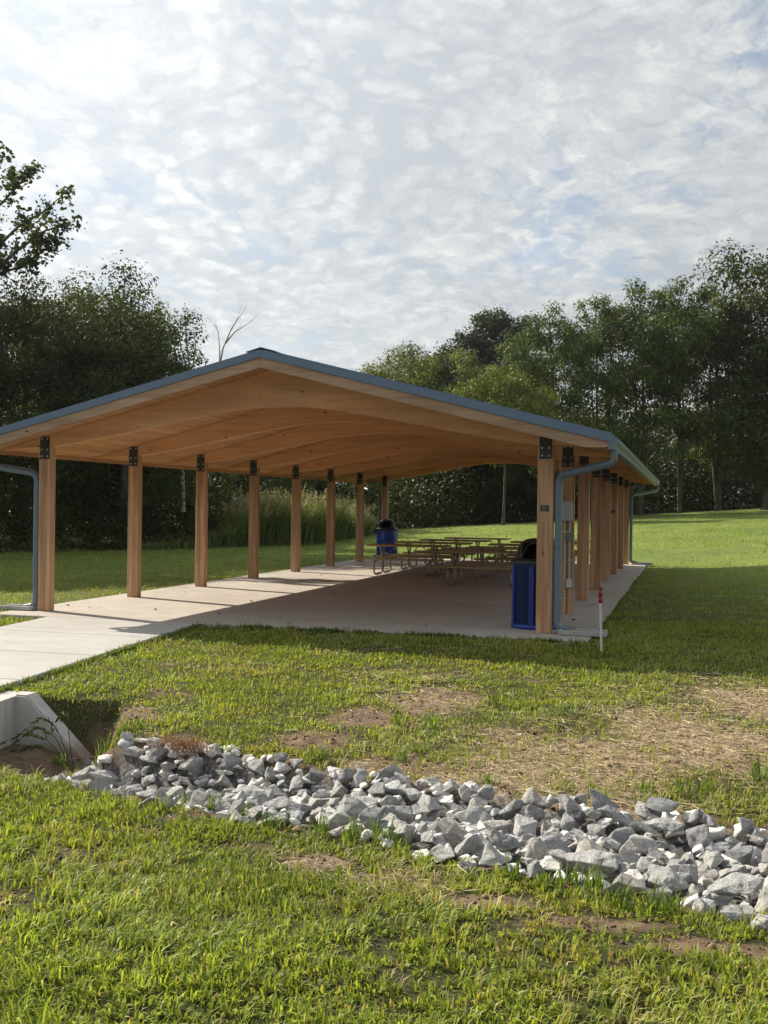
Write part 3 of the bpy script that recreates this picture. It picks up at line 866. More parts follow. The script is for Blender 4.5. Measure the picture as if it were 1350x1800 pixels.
rocks = []      # x, y, r, z, big label or None
def bed_z(x, y):
    """height of the fill the top stones rest on"""
    yf, yb = sw_front(x), sw_back(x); t = (y-yf)/(yb-yf)
    lift = (0.065+0.065*sstep(x, 2.0, 4.0))*sstep(t, -0.02, 0.22)*sstep(1-t, -0.02, 0.22)*sstep(x, 0.55, 1.35)
    return float(ground_z(x, y) + lift)
def bed_hit(px, py):
    d = ray(px, py); lo, hi = 3.0, 12.0
    for _ in range(50):
        mid = (lo+hi)/2; p = EYE+d*mid
        if p[2] > bed_z(p[0], p[1]): lo = mid
        else: hi = mid
    return EYE+d*lo, lo
BIG = [  # px, py of the stone's middle, width in px, kind, label
    (280, 1322, 44, 0, 'rounded white rock highest at the back of the left pile', 'rounded white rock'),
    (338, 1322, 40, 0, 'low pale rock right of the white one at the grassy back edge', 'low pale back rock'),
    (186, 1368, 66, 1, 'long sloping grey rock near the culvert wing wall', 'long sloping rock'),
    (100, 1376, 42, 0, 'leftmost rock of the pile, half sunk in the front grass', 'leftmost rock'),
    (152, 1337, 36, 0, 'shaded blocky rock touching the foot of the wing wall', 'shaded blocky rock'),
    (452, 1345, 42, 0, 'upright grey rock standing out at the back beside the bare soil', 'upright back rock'),
    (440, 1398, 60, 1, 'flat ledge of grey rock lying across the left middle of the pile', 'flat ledge rock'),
    (480, 1447, 58, 1, 'flat grey rock alone on the grass at the front of the pile', 'lone flat front rock'),
    (655, 1440, 82, 2, 'big pale wedge rock leaning back at the front, middle of the pile', 'pale wedge rock'),
    (715, 1467, 50, 0, 'blocky pale rock in the front row right of the pale wedge', 'blocky pale front rock'),
    (752, 1477, 44, 0, 'rounded grey rock in the front row beside the blocky pale rock', 'rounded grey front rock'),
    (820, 1492, 62, 0, 'tall grey front rock with a pointed top and sloping left side', 'pointed front rock'),
    (890, 1425, 62, 2, 'broad flat topped rock tilted towards the viewer in the upper middle', 'broad tilted rock'),
    (665, 1390, 46, 0, 'large grey rock at the back edge below the straw', 'large back rock below the straw'),
    (793, 1385, 46, 0, 'tall back row rock with a bright top near the straw patch', 'bright topped back rock'),
    (942, 1532, 56, 0, 'grey brown rock at the front standing apart in the soil', 'grey brown front rock'),
    (1043, 1525, 106, 1, 'largest rock, a long pale slab lying flat in the front row', 'long pale slab rock'),
    (1020, 1478, 66, 0, 'big two lobed rock just behind the long pale slab', 'two lobed rock'),
    (1100, 1560, 78, 0, 'wide mottled rock in front of the long pale slab on its right', 'wide mottled rock'),
    (1160, 1580, 58, 0, 'whitish front rock with grass at its foot, second from the right', 'whitish front rock'),
    (1185, 1532, 66, 2, 'pale triangular rock leaning left in the right front', 'pale triangular rock'),
    (1237, 1540, 60, 0, 'dark grey angular rock with a shaded face in the right front', 'dark angular rock'),
    (1170, 1456, 66, 1, 'blocky flat topped rock at the back of the right part', 'flat topped back rock'),
    (1312, 1452, 62, 0, 'tall rock at the back right, against the grass', 'tall back right rock'),
    (1296, 1568, 96, 1, 'wide pale tilted rock near the right border of the photo', 'wide pale tilted rock'),
    (1298, 1611, 84, 1, 'flat low slab rock frontmost at the right corner of the pile', 'low corner slab rock'),
    (1236, 1597, 50, 0, 'small pale rock between the whitish rock and the low slab', 'small pale right rock'),
    (1330, 1480, 56, 0, 'large grey rock cut by the right border of the photo', 'large rock at the right border'),
]
BIGN = []
for px, py, wpx, kd, lab, short in BIG:
    p, D = bed_hit(px, py+6)
    rocks.append([p[0], p[1], 0.5*wpx*D/FPX*1.08, None, lab, kd]); BIGN.append((p[0], p[1], short))
rg = random.Random(42)
def can_place(x, y, r, f):
    for q in rocks:
        if (q[0]-x)**2 + (q[1]-y)**2 < (f*(q[2]+r))**2: return False
    return True
def in_bed(x, y, m=0.0):
    t = (y-sw_front(x))/(sw_back(x)-sw_front(x))
    edge = 0.05*math.sin(x*4.1)+0.04*math.sin(x*9.7+1.3)
    xmin = 1.42 - 0.85*t
    return (0.00+edge+m) < t < (1.0-0.09*float(sstep(x, 2.0, 3.6))+0.6*edge-m) and x > xmin
for rmin, rmax, tries, f in ((0.095, 0.130, 900, 0.72), (0.075, 0.095, 3000, 0.68), (0.05, 0.075, 6000, 0.64), (0.034, 0.05, 6000, 0.62)):
    for _ in range(tries):
        x = rg.uniform(0.8, 7.4); y = rg.uniform(-9.2, -6.0)
        if not in_bed(x, y, 0.03): continue
        r = rg.uniform(rmin, rmax)*(0.92 if x < 3 else 1.05)
        if can_place(x, y, r, f): rocks.append([x, y, r, None, None, 0])
# lower course filling the gaps
lower = []
for _ in range(4000):
    x = rg.uniform(0.8, 7.4); y = rg.uniform(-9.2, -6.0)
    if not in_bed(x, y, 0.0): continue
    r = rg.uniform(0.055, 0.10)
    if all((q[0]-x)**2+(q[1]-y)**2 > (0.62*(q[2]+r))**2 for q in lower): lower.append([x, y, r])
def visible_px(x, y, r):
    l, d = cam_ld(x, y); return abs(l) < 0.385*d, r/d
cand = []
for q in rocks:
    v, s = visible_px(q[0], q[1], q[2])
    cand.append((0 if q[4] else 1, 0 if v else 1, -s, q))
cand.sort(key=lambda c: c[:3])
indiv = [c[3] for c in cand[:298]]; rest = [c[3] for c in cand[298:]]
seen_labels = set()
for i, q in enumerate(indiv):
    x, y, r, _, lab, kd = q
    rr = random.Random(1000+i)
    me = SLABBY[i % 3] if kd == 1 else RK[(i*7) % len(RK)]
    o = link(bpy.data.objects.new('rock', me))
    sc = r*(1.0 if kd != 1 else 0.92)
    if kd == 1:
        rot = (rr.uniform(-0.15, 0.3), rr.uniform(-0.15, 0.15), YAW + rr.uniform(-0.25, 0.25)); s3 = (sc, sc*1.1, sc)
        zoff = 0.30
    else:
        rot = (rr.uniform(-0.42, 0.42), rr.uniform(-0.42, 0.42), rr.uniform(0, 2*PI)); s3 = (sc*rr.uniform(0.9, 1.15), sc*rr.uniform(0.9, 1.1), sc*rr.uniform(0.9, 1.15))
        zoff = rr.uniform(0.05, 0.45)
    o.rotation_euler = rot; o.scale = s3
    o.location = (x, y, bed_z(x, y) + r*zoff)
    if lab is None:
        l, d = cam_ld(x, y)
        bx, by, short = min(BIGN, key=lambda q: (q[0]-x)**2+(q[1]-y)**2)
        lb, db = cam_ld(bx, by); dl, dd = l-lb, d-db
        rel = ('left of' if dl < 0 else 'right of') if abs(dl) > abs(dd) else ('in front of' if dd < 0 else 'behind')
        near = 'close' if math.hypot(dl, dd) < 0.24 else 'a little'
        size = 'fist sized' if r < 0.052 else ('middling' if r < 0.085 else 'hefty')
        lab = '%s grey rock %s %s the %s' % (size, near, rel, short)
        if lab in seen_labels:
            short2 = sorted(BIGN, key=lambda q: (q[0]-x)**2+(q[1]-y)**2)[1][2]
            lab2 = '%s grey rock %s the %s, towards the %s' % (size, rel, short, short2)
            lab = lab2 if len(lab2.split()) <= 16 else '%s, towards the %s' % (lab.replace(' a little', ''), short2.replace(' rock', ''))
            if len(lab.split()) > 16: lab = lab2[:lab2.index(', towards')]
    seen_labels.add(lab)
    tag(o, lab, 'rock', 'grey rocks piled in the drainage swale')
by_label = {}
for o in [q for q in COL.objects if q.name.split('.')[0] == 'rock']:
    by_label.setdefault(o['label'], []).append(o)
for lab, obs in by_label.items():
    if len(obs) > 1:
        obs.sort(key=lambda o: cam_ld(o.location.x, o.location.y)[0]/cam_ld(o.location.x, o.location.y)[1])
        for k, o in enumerate(obs):
            word = ('leftmost', 'second leftmost', 'third leftmost', 'fourth leftmost', 'fifth leftmost', 'sixth leftmost', 'seventh leftmost', 'eighth leftmost')[min(k, 7)] if k < len(obs)-1 else 'rightmost'
            new = word + ' ' + lab.replace('the lone flat front rock', 'the lone front rock').replace(' rock, towards the ', ', towards the ')
            if len(new.split()) <= 16: o['label'] = new
# the remaining small and buried stones as one mass
V, F = [], []; nv = 0
cache = {}
def me_arrays(me):
    if me.name not in cache:
        v = np.empty(len(me.vertices)*3, np.float32); me.vertices.foreach_get('co', v)
        f = np.array([p.vertices[:] for p in me.polygons]); cache[me.name] = (v.reshape(-1, 3), f)
    return cache[me.name]
for i, q in enumerate([(a[0], a[1], a[2], 0.25) for a in rest] + [(a[0], a[1], a[2], -0.10) for a in lower]):
    x, y, r, zo = q
    v, f = me_arrays(RK[(i*5) % len(RK)])
    R3 = np.array(Matrix.Rotation(random.uniform(0, 6.28), 3, 'Z') @ Matrix.Rotation(random.uniform(-.6, .6), 3, 'X'))
    V.append(v@R3.T*r + np.array([x, y, bed_z(x, y)+r*zo])); F.append(f+nv); nv += len(v)
me = mesh_np('small_rocks', np.concatenate(V), np.concatenate(F), M_ROCK)
o = link(bpy.data.objects.new('small_rocks', me)); tag(o, 'small buried stones filling gaps in the rock pile', 'rocks', kind='stuff')

# ------------------------------------------------------------------ marker pipe and strap
def gz(x, y): return float(ground_z(x, y))
sx, sy = 4.36, -1.25
st = empty('marker_pipe', (sx, sy, gz(sx, sy)-0.02)); tag(st, 'white plastic pipe stake with red top standing in grass by the slab corner', 'pipe')
lean = -0.035
MB().tube([(0, 0, -0.10), (lean*0.62, 0, 0.58)], 0.0135, 12).build('pipe', M_PVC, st)
t_ = MB(); t_.lathe([(0.0, 0.0), (0.0225, 0.0), (0.0235, 0.05), (0.021, 0.052), (0.021, 0.085), (0.0245, 0.087), (0.0245, 0.115), (0.014, 0.12), (0.012, 0.145), (0.0, 0.146)], 14)
t_.build('red_fitting', M_RED, st, (lean*0.62, 0, 0.575))
h_ = MB(); h_.tube([(-0.032, 0, 0.155), (0.034, 0, 0.158)], 0.0075, 8); h_.tube([(0, 0, 0.14), (0, 0, 0.185)], 0.007, 8); h_.tube([(0, -0.03, 0.172), (0.004, 0.03, 0.168)], 0.006, 8)
h_.build('handle', M_RED, st, (lean*0.62, 0, 0.575))
cord = MB().tube(fillet([(3.87, 0.03, 0.012), (4.02, 0.10, 0.010), (4.10, 0.22, 0.016), (4.16, 0.30, 0.02), (4.08, 0.36, 0.03), (4.02, 0.27, 0.02), (4.14, 0.22, 0.03), (4.26, 0.10, 0.0), (4.24, -0.22, -0.02)], 0.05, 4), 0.011, section=[(1, .35), (-1, .35), (-1, -.35), (1, -.35)])
o = cord.build('strap', M_CORD); tag(o, 'black strap lying loose on the slab beside the near right downspout', 'strap')

# ------------------------------------------------------------------ litter bins
def bin_near(x, y, label):
    r = empty('litter_bin', (x, y, 0)); tag(r, label, 'litter bin', 'blue litter bins')
    R, H = 0.30, 0.86
    bs = MB(); bs.lathe([(R-0.03, 0.0), (R+0.012, 0.0), (R+0.014, 0.055), (R-0.004, 0.06), (R-0.03, 0.06)], 40); bs.build('base_ring', M_BLUE, r)
    tr = MB(); tr.lathe([(R-0.03, H-0.05), (R+0.008, H-0.05), (R+0.010, H), (R-0.03, H)], 40); tr.build('top_ring', M_BLUE, r)
    ln = MB(); ln.lathe([(R-0.028, 0.03), (R-0.028, H-0.02)], 40); ln.lathe([(0.0, 0.03), (R-0.028, 0.03)], 40); ln.build('liner', M_LINER, r)
    g = MB(); nh = 46; seg = 16                     # expanded metal: crossing strips
    for sgn in (-1, 1):
        for k in range(nh):
            a0 = 2*PI*k/nh; vs = []
            for j in range(seg+1):
                t = j/seg; a = a0 + sgn*t*2*PI*10/nh; z = 0.055+t*(H-0.10)
                for da in (-0.0065, 0.0065):
                    vs.append(((R-0.004+0.002*sgn)*math.cos(a+da), (R-0.004+0.002*sgn)*math.sin(a+da), z))
            g.add(vs, [(2*j, 2*j+1, 2*j+3, 2*j+2) for j in range(seg)])
    g.build('mesh_panel', M_BLUE, r)
    for k in range(6):
        a = math.radians(-92+60*k)
        s = MB()
        for da in (-0.058, 0.058):
            c, si = math.cos(a+da), math.sin(a+da)
            s.tube([((R+0.004)*c, (R+0.004)*si, 0.05), ((R+0.004)*c, (R+0.004)*si, H-0.03)], 0.0115, 6)
        vs = [((R+0.002)*math.cos(a+d), (R+0.002)*math.sin(a+d), z) for z in (0.05, H-0.03) for d in (-0.06, -0.02, 0.02, 0.06)]
        s.add(vs, [(i, i+1, i+5, i+4) for i in range(3)])
        s.build('rib', M_BLUE, r)
    for a in (-100, -84, -60, -118, -40):
        c, si = math.cos(math.radians(a)), math.sin(math.radians(a))
        MB().tube([((R+0.008)*c, (R+0.008)*si, H-0.02), ((R+0.019)*c, (R+0.019)*si, H-0.02)], 0.008, 8).build('rivet', M_ZINC, r)
    dome(r, R, H)
    return r
def dome(r, R, H):
    d = MB(); d.lathe([(R+0.022, H-0.035), (R+0.028, H-0.03), (R+0.028, H+0.012), (R-0.02, H+0.04), (R-0.05, H+0.05)], 40); d.build('lid_rim', M_BLACK, r)
    sh = MB()
    prof = [(R-0.055, H+0.045), (R-0.06, H+0.13), (R-0.075, H+0.19), (R-0.11, H+0.245), (R-0.17, H+0.285), (R-0.24, H+0.30), (0.004, H+0.305)]
    sh.lathe(prof, 36)
    # the opening: drop the faces of a window facing the viewer
    keep = MB(); keep.v = sh.v
    for f in sh.f:
        cx = sum(sh.v[i][0] for i in f)/4; cy = sum(sh.v[i][1] for i in f)/4; cz = sum(sh.v[i][2] for i in f)/4
        a = math.degrees(math.atan2(cy, cx))
        if -128 < a < -52 and H+0.06 < cz < H+0.235: continue
        keep.f.append(f); keep.m.append(0); keep.s.append(True)
    keep.build('lid_dome', M_BLACK, r)
    pts = []
    for k in range(17):
        t = k/16; a = math.radians(-128+76*t); zz = H+0.055+0.19*math.sin(PI*t)**0.5; rr = (R-0.055) if zz < H+0.13 else R-0.085+0.0*t
        pts.append((rr*math.cos(a), rr*math.sin(a), zz))
    MB().tube(pts, 0.011, 6).build('opening_rim', M_BLACK, r)
bin_near(3.36, 0.62, 'blue mesh litter bin with black dome lid behind the front right post')
def bin_far(x, y, label):
    r = empty('litter_bin', (x, y, 0)); tag(r, label, 'litter bin', 'blue litter bins')
    R, H = 0.31, 0.88
    d = MB(); d.lathe([(0.0, 0.0), (R, 0.0), (R, 0.28), (R+0.012, 0.295), (R, 0.31), (R, 0.57), (R+0.012, 0.585), (R, 0.60), (R, H)], 36); d.build('drum', M_BLUE, r)
    MB().bbox((-0.05, -R-0.012, 0.16), (0.12, -R+0.02, 0.20), 0.004).build('sticker', M_PVC, r)
    dome(r, R, H)
bin_far(-3.24, 16.85, 'blue drum litter bin with dome lid at the far left post')

# ------------------------------------------------------------------ picnic tables
def make_table():
    r = empty('picnic_table', (0, 0, 0))
    L = 1.86
    for k in range(3):
        y = (k-1)*0.236
        MB().bbox((-L/2, y-0.1155, 0.635), (L/2, y+0.1155, 0.673), 0.005).build('top_plank', M_TABLE, r)
    for s in (-1, 1):
        MB().bbox((-L/2, s*0.62-0.118, 0.345), (L/2, s*0.62+0.118, 0.383), 0.005).build('bench_plank', M_TABLE, r)
    for e in (-1, 1):
        x = e*(L/2-0.30)
        for s in (-1, 1):
            p = [(x, s*0.54, 0.322), (x, s*0.735, 0.322), (x, s*0.735, 0.024), (x, s*0.05, 0.024), (x, s*0.035, 0.30), (x, s*0.17, 0.622)]
            MB().tube(fillet(p, 0.10, 6), 0.0215, 10).build('leg', M_GALV, r)
        MB().tube([(x, -0.34, 0.6215), (x, 0.34, 0.6215)], 0.012, 8).build('cross_bar', M_GALV, r)
        MB().tube([(x, 0.0, 0.30), (x-e*0.30, 0.0, 0.62)], 0.011, 8).build('brace', M_GALV, r)
    return r
tb = make_table()
cols = [(-0.92, 10.52, 0.02, 'picnic table of the left row nearest the viewer'), (-0.86, 12.72, 0.0, 'second picnic table from the front in the left row'),
        (-0.80, 15.0, -0.02, 'third picnic table from the front in the left row'), (-0.62, 17.3, 0.01, 'farthest left row picnic table, its top catching sunlight'),
        (1.33, 8.05, 0.015, 'picnic table of the right row nearest the viewer, partly behind the bin'), (1.45, 10.3, -0.01, 'second picnic table from the front in the right row'),
        (1.55, 12.5, 0.02, 'third picnic table from the front in the right row'), (1.72, 14.8, 0.0, 'fourth picnic table of the right row, mostly behind the bin and post'),
        (1.8, 17.1, 0.0, 'rearmost picnic table of the right row, seen between the right posts')]
for i, (x, y, rz, lab) in enumerate(cols):
    o = tb if i == 0 else copy_tree(tb)
    o.location = (x, y, 0.001); o.rotation_euler.z = rz
    tag(o, 'wooden ' + lab, 'picnic table', 'picnic tables under the pavilion')

# ------------------------------------------------------------------ trees
def leaf_quads(centers, size, rg, up=0.35, aspect=0.62, out=None):
    """one folded leaf (4-point diamond) at each centre"""
    n = len(centers)
    nrm = rg.normal(size=(n, 3)); nrm[:, 2] = np.abs(nrm[:, 2])*0.8+up
    if out is not None: nrm = nrm*0.55 + out*1.0
    nrm /= np.linalg.norm(nrm, axis=1)[:, None]
    t = rg.normal(size=(n, 3)); t[:, 2] -= 0.25
    t -= nrm*np.sum(t*nrm, 1)[:, None]; t /= np.linalg.norm(t, axis=1)[:, None]+1e-9
    bvec = np.cross(nrm, t)
    s = size*rg.lognormal(0, 0.28, n)
    L = t*s[:, None]; B = bvec*(s*aspect*0.5)[:, None]
    v = np.stack([centers-L*0.5, centers+B+nrm*(s*0.06)[:, None], centers+L*0.5, centers-B+nrm*(s*0.06)[:, None]], 1)
    return v.reshape(-1, 3)
def leaf_colors(n, rg, base, var=0.28, clump=None, yellow=0.15):
    c = np.tile(np.array(base), (n, 1))
    k = rg.lognormal(0, var, n)[:, None]
    c = c*k
    y = rg.random(n)[:, None]*yellow
    c = c*(1-y) + y*np.array([0.16, 0.15, 0.035])
    if clump is not None: c = c*clump[:, None]
    return np.clip(c, 0.004, 0.5)

def make_tree(seed, H, R, base=0.25, nlimb=26, leaf=0.15, nleaf=14000, top=0.5, elev=0.6, droop=0.25, col=(0.045, 0.075, 0.022), trunk=0.02, clump=0.5, lean=0.0, bare=0.0, forks=1, yellow=0.15):
    """trunk + limbs as one mesh, leaves as another; crown widest at fraction `top` of the crown height"""
    rg = np.random.default_rng(seed); rr = random.Random(seed)
    br = MB(); tips = []
    stems = []
    for s in range(forks):
        a = rr.uniform(0, 6.28); ln = (lean + (0.06*H if forks > 1 else 0.02*H))
        pts = []; hh = H*(0.93 if s == 0 else rr.uniform(0.75, 0.9))
        wob = (rr.uniform(-1, 1), rr.uniform(-1, 1))
        for k in range(9):
            t = k/8
            pts.append(Vector((math.cos(a)*ln*t + 0.02*H*wob[0]*math.sin(3*t), math.sin(a)*ln*t + 0.02*H*wob[1]*math.sin(4*t), hh*t)))
        r0 = trunk*H*(1.0 if s == 0 else 0.8)
        rad = [r0*(1.25 if k == 0 else 1)*(1-0.88*k/8) for k in range(9)]
        br.tube(pts, rad, 8, cap=False); stems.append((pts, rad, hh))
    def lerp_stem(st, z):
        pts, rad, hh = st; t = min(max(z/hh, 0), 0.999)*8; k = int(t); f = t-k
        return pts[k]*(1-f)+pts[k+1]*f, rad[k]*(1-f)+rad[k+1]*f
    for i in range(nlimb):
        st = stems[i % len(stems)]
        q = (i+rr.random())/nlimb
        z = H*(base + (0.92-base)*q)
        p0, r0 = lerp_stem(st, min(z, st[2]*0.97))
        prof = math.sin(PI*min(max(0.10+0.90*(q**(0.9)), 0), 1)*0.98 + 0.0)**0.7 if top == 0.5 else ((1-abs(q-top)/max(top, 1-top))**0.6 + 0.12)
        ln = R*max(prof, 0.25)*rr.uniform(0.65, 1.15)
        az = i*2.39996 + rr.uniform(-0.5, 0.5)
        el = elev*(0.45+0.9*q) + rr.uniform(-0.2, 0.2)
        d = Vector((math.cos(az)*math.cos(el), math.sin(az)*math.cos(el), math.sin(el)))
        pts = [p0]; cur = d.copy(); n = 6
        for k in range(n):
            cur = (cur + Vector((rr.uniform(-.16, .16), rr.uniform(-.16, .16), rr.uniform(-.10, .14) - droop*k/n*0.35))).normalized()
            pts.append(pts[-1] + cur*(ln/n))
        lr = max(r0*0.5, 0.006*H*0.5)
        br.tube(pts, [lr*(1-0.85*k/n) for k in range(n+1)], 6, cap=False)
        for j in range(2, n+1):
            for m in range(2 if j < n else 3):
                d2 = (cur + Vector((rr.uniform(-1, 1), rr.uniform(-1, 1), rr.uniform(-0.5, 0.8)))).normalized()
                l2 = ln*rr.uniform(0.16, 0.38)
                a_ = pts[j]; b_ = a_ + d2*l2*0.55 + Vector((0, 0, rr.uniform(-0.03, 0.06)*ln)); c_ = b_ + (d2+Vector((rr.uniform(-.5, .5), rr.uniform(-.5, .5), -droop*0.8))).normalized()*l2*0.5
                br.tube([a_, b_, c_], [lr*0.28, lr*0.18, lr*0.06], 4, cap=False)
                if rr.random() > bare:
                    tips.append((b_, 0.7)); tips.append((c_, 1.0))
    # every few twigs carry one leafy clump: a lumpy, flattened shell of leaves
    rr.shuffle(tips); keep = []
    for p, w_ in tips:
        if all((p-q).length > clump*0.62 for q in keep): keep.append(p)
    cen = np.array([p[:] for p in keep]); ntip = len(cen)
    cs = clump*rg.lognormal(0, 0.22, ntip)*(0.75+0.25*rg.random(ntip))
    w = cs**2; w /= w.sum(); idx = rg.choice(ntip, nleaf, p=w)
    dirn = rg.normal(size=(nleaf, 3)); dirn /= np.linalg.norm(dirn, axis=1)[:, None]
    rad_ = rg.random(nleaf)**(1/2.6)*(0.72+0.55*vnoise(dirn[:, 0]*2.4+idx*3.1, dirn[:, 1]*2.4+dirn[:, 2]*1.9+idx*1.7, 7))
    P_ = cen[idx] + dirn*np.array([1, 1, 0.66])*(rad_*cs[idx])[:, None]
    ok = P_[:, 2] > H*0.05
    P_, dirn, idx = P_[ok], dirn[ok], idx[ok]
    v = leaf_quads(P_, leaf, rg, out=dirn)
    tone = rg.lognormal(0, 0.16, ntip)[idx]
    c = leaf_colors(len(P_), rg, col, 0.18, tone, yellow)
    lm = mesh_np('crown', v, np.arange(len(v)).reshape(-1, 4), M_LEAF, {'col': np.repeat(c, 4, 0)})
    bmz = br.mesh('trunk', M_BARK)
    return bmz, lm, float(np.percentile(P_[:, 2], 99.7))

def place_tree(parts, loc, label, sc=1.0, rz=0.0, sx=1.0, name='tree', group=None, cat='tree'):
    r = empty(name, loc, rz); r.scale = (sc*sx, sc*sx, sc)
    link(bpy.data.objects.new('trunk', parts[0]), r)
    link(bpy.data.objects.new('crown', parts[1]), r)
    tag(r, label, cat, group)
    return r
def gpos(px, D):
    p = at_depth(px, 895, D); return p[0], p[1], gz(p[0], p[1])
def tree_px(parts, H0, px, D, top_py, label, sx=1.0, rz=0.0, **kw):
    """put a tree of native height H0 where it stands, tall enough to reach top_py"""
    x, y, z = gpos(px, D)
    ztop = at_depth(px, top_py, D)[2]
    return place_tree(parts, (x, y, z-0.05), label, (ztop-z)/parts[2], rz, sx, **kw)

DK = (0.036, 0.055, 0.020); MD = (0.075, 0.104, 0.033); LT = (0.115, 0.145, 0.036)
# left edge of the woods, about 30 m away
TA = make_tree(1, 10.0, 3.1, base=0.08, nlimb=34, leaf=0.110, nleaf=34000, droop=0.3, col=DK, clump=0.80)
TBt = make_tree(2, 10.0, 2.8, base=0.10, nlimb=30, leaf=0.110, nleaf=28000, droop=0.15, col=MD, clump=0.70, elev=0.8)
TCt = make_tree(3, 10.0, 3.3, base=0.06, nlimb=34, leaf=0.105, nleaf=34000, droop=0.35, col=DK, clump=0.78, elev=0.55)
# right: tall trees, about 70 m away
TD = make_tree(4, 16.0, 4.0, base=0.22, nlimb=28, leaf=0.175, nleaf=25000, droop=0.5, col=(0.066, 0.098, 0.029), clump=1.08, forks=2, trunk=0.013)
TE = make_tree(5, 16.0, 3.7, base=0.26, nlimb=24, leaf=0.175, nleaf=20000, droop=0.6, col=(0.088, 0.118, 0.034), clump=1.0, forks=3, trunk=0.012, elev=0.75)
TF = make_tree(6, 16.0, 4.6, base=0.08, nlimb=38, leaf=0.20, nleaf=36000, droop=0.35, col=DK, clump=1.30, trunk=0.014)
TG = make_tree(7, 12.0, 4.3, base=0.05, nlimb=34, leaf=0.17, nleaf=34000, droop=0.3, col=LT, clump=1.10, trunk=0.014, top=0.45, yellow=0.2)
TH = make_tree(8, 18.0, 4.6, base=0.12, nlimb=60, leaf=0.24, nleaf=46000, droop=0.10, col=(0.026, 0.042, 0.018), clump=1.15, trunk=0.014, elev=0.55, yellow=0.05)
TG2 = make_tree(17, 12.0, 3.9, base=0.40, nlimb=26, leaf=0.17, nleaf=26000, droop=0.25, col=LT, clump=1.10, trunk=0.013, yellow=0.2)
GW = 'trees of the wood edge on the left'; GR = 'trees of the wood edge behind and right'
L_T = [(TA, 10, 30, 33, 492, 'dark leafy tree at the left border, left of the tallest left tree', 1.0, 0.3),
       (TBt, 10, 100, 35, 505, 'dark green tree between the left border tree and the tallest left one', 0.95, 1.4),
       (TCt, 10, 218, 35, 482, 'tallest dense tree of the left wood, above the left roof slope', 1.0, 2.1),
       (TBt, 10, 268, 37, 535, 'thin topped tree on the right flank of the left wood, beside the dead branches', 0.9, 3.3),
       (TA, 10, 165, 39, 520, 'shaded tree further back behind the tallest left tree', 1.05, 4.4),
       (TCt, 10, 40, 39, 530, 'tree deeper in the left wood behind the border tree', 1.0, 5.2),
       (TBt, 10, 322, 41, 655, 'lower tree behind the left roof slope, its top just showing', 1.1, 0.9),
       (TA, 10, 405, 47, 690, 'round tree seen under the roof between the third and fourth left posts', 1.1, 2.7),
       (TCt, 10, 470, 52, 715, 'dark tree under the roof behind the tall grass', 1.1, 1.1),
       (TA, 10, 545, 58, 735, 'dark tree under the roof behind the right part of the tall grass', 1.15, 3.9)]
for parts, h0, px, D, top, lab, sx, rz in L_T:
    tree_px(parts, h0, px, D, top, lab, sx, rz, group=GW)
# two trees just beyond the left border whose shade lies on the lawn
OFF = [(-110, 32, 8.6), (-190, 30.5, 8.7), (-270, 29, 8.7), (-350, 28, 8.8), (-430, 27, 8.8), (-520, 26, 8.6), (-620, 25.5, 8.4)]
for k, (px, D, hgt) in enumerate(OFF):
    rz = 0.5+1.1*k; lab = '%s tree beyond the left border, counted away from the photo' % ('first', 'second', 'third', 'fourth', 'fifth', 'sixth', 'seventh')[k]
    x, y, z = gpos(px, D)
    place_tree((TA, TCt)[k % 2], (x, y, z-0.05), lab, hgt/(TA, TCt)[k % 2][2], rz, 1.0, group=GW)
R_T = [(TG, 12, 690, 76, 614, 'mid green rounded tree right of the ridge, left of the dark domed tree', 1.0, 0.2),
       (TF, 16, 760, 80, 612, 'broad tree below and left of the dark domed tree', 0.9, 1.2),
       (TG, 12, 815, 78, 618, 'rounded green tree directly below the dark domed tree', 0.9, 2.9),
       (TH, 18, 866, 92, 546, 'dark dome shaped tree rising highest behind the roof', 0.95, 0.7),
       (TG2, 12, 885, 64, 648, 'light green bushy tree just above the right roof slope', 0.80, 4.0),
       (TD, 16, 980, 69, 536, 'slender tree right of the light green bushy tree', 0.80, 1.9),
       (TE, 16, 1050, 71, 522, 'open crowned tree above the roof corner with sky showing through', 0.85, 0.4),
       (TD, 16, 1125, 72, 500, 'tall thin tree right of the roof corner', 0.85, 3.0),
       (TE, 16, 1195, 73, 492, 'tall forked tree in the middle of the right wood', 0.85, 5.1),
       (TD, 16, 1262, 74, 500, 'tall tree left of the one cut by the right border', 0.9, 2.4),
       (TF, 16, 1345, 72, 440, 'highest tree of the right wood, cut by the right border', 0.95, 0.9),
       (TD, 16, 1440, 73, 455, 'tree just beyond the right border beside the highest one', 0.95, 4.0),
       (TF, 16, 1010, 84, 720, 'dark tree in the second row behind the roof corner', 1.1, 2.0),
       (TF, 16, 1120, 86, 735, 'dark second row tree behind the tall thin tree', 1.1, 3.1),
       (TF, 16, 1240, 86, 725, 'dark second row tree behind the forked tree', 1.1, 5.5),
       (TF, 16, 1330, 88, 660, 'dark second row tree behind the highest right tree', 1.1, 1.6),
       (TF, 16, 640, 82, 700, 'dark tree hidden behind the roof, seen under the rear beam', 1.1, 4.9),
       (TF, 16, 730, 72, 720, 'dark tree under the roof behind the picnic tables, left of centre', 1.0, 0.1),
       (TF, 16, 830, 74, 715, 'dark tree under the roof behind the picnic tables, right of centre', 1.0, 2.6),
       (TF, 16, 935, 72, 700, 'dark tree behind the front right post', 0.9, 1.0)]
for parts, h0, px, D, top, lab, sx, rz in R_T:
    tree_px(parts, h0, px, D, top, lab, sx, rz, group=GR)

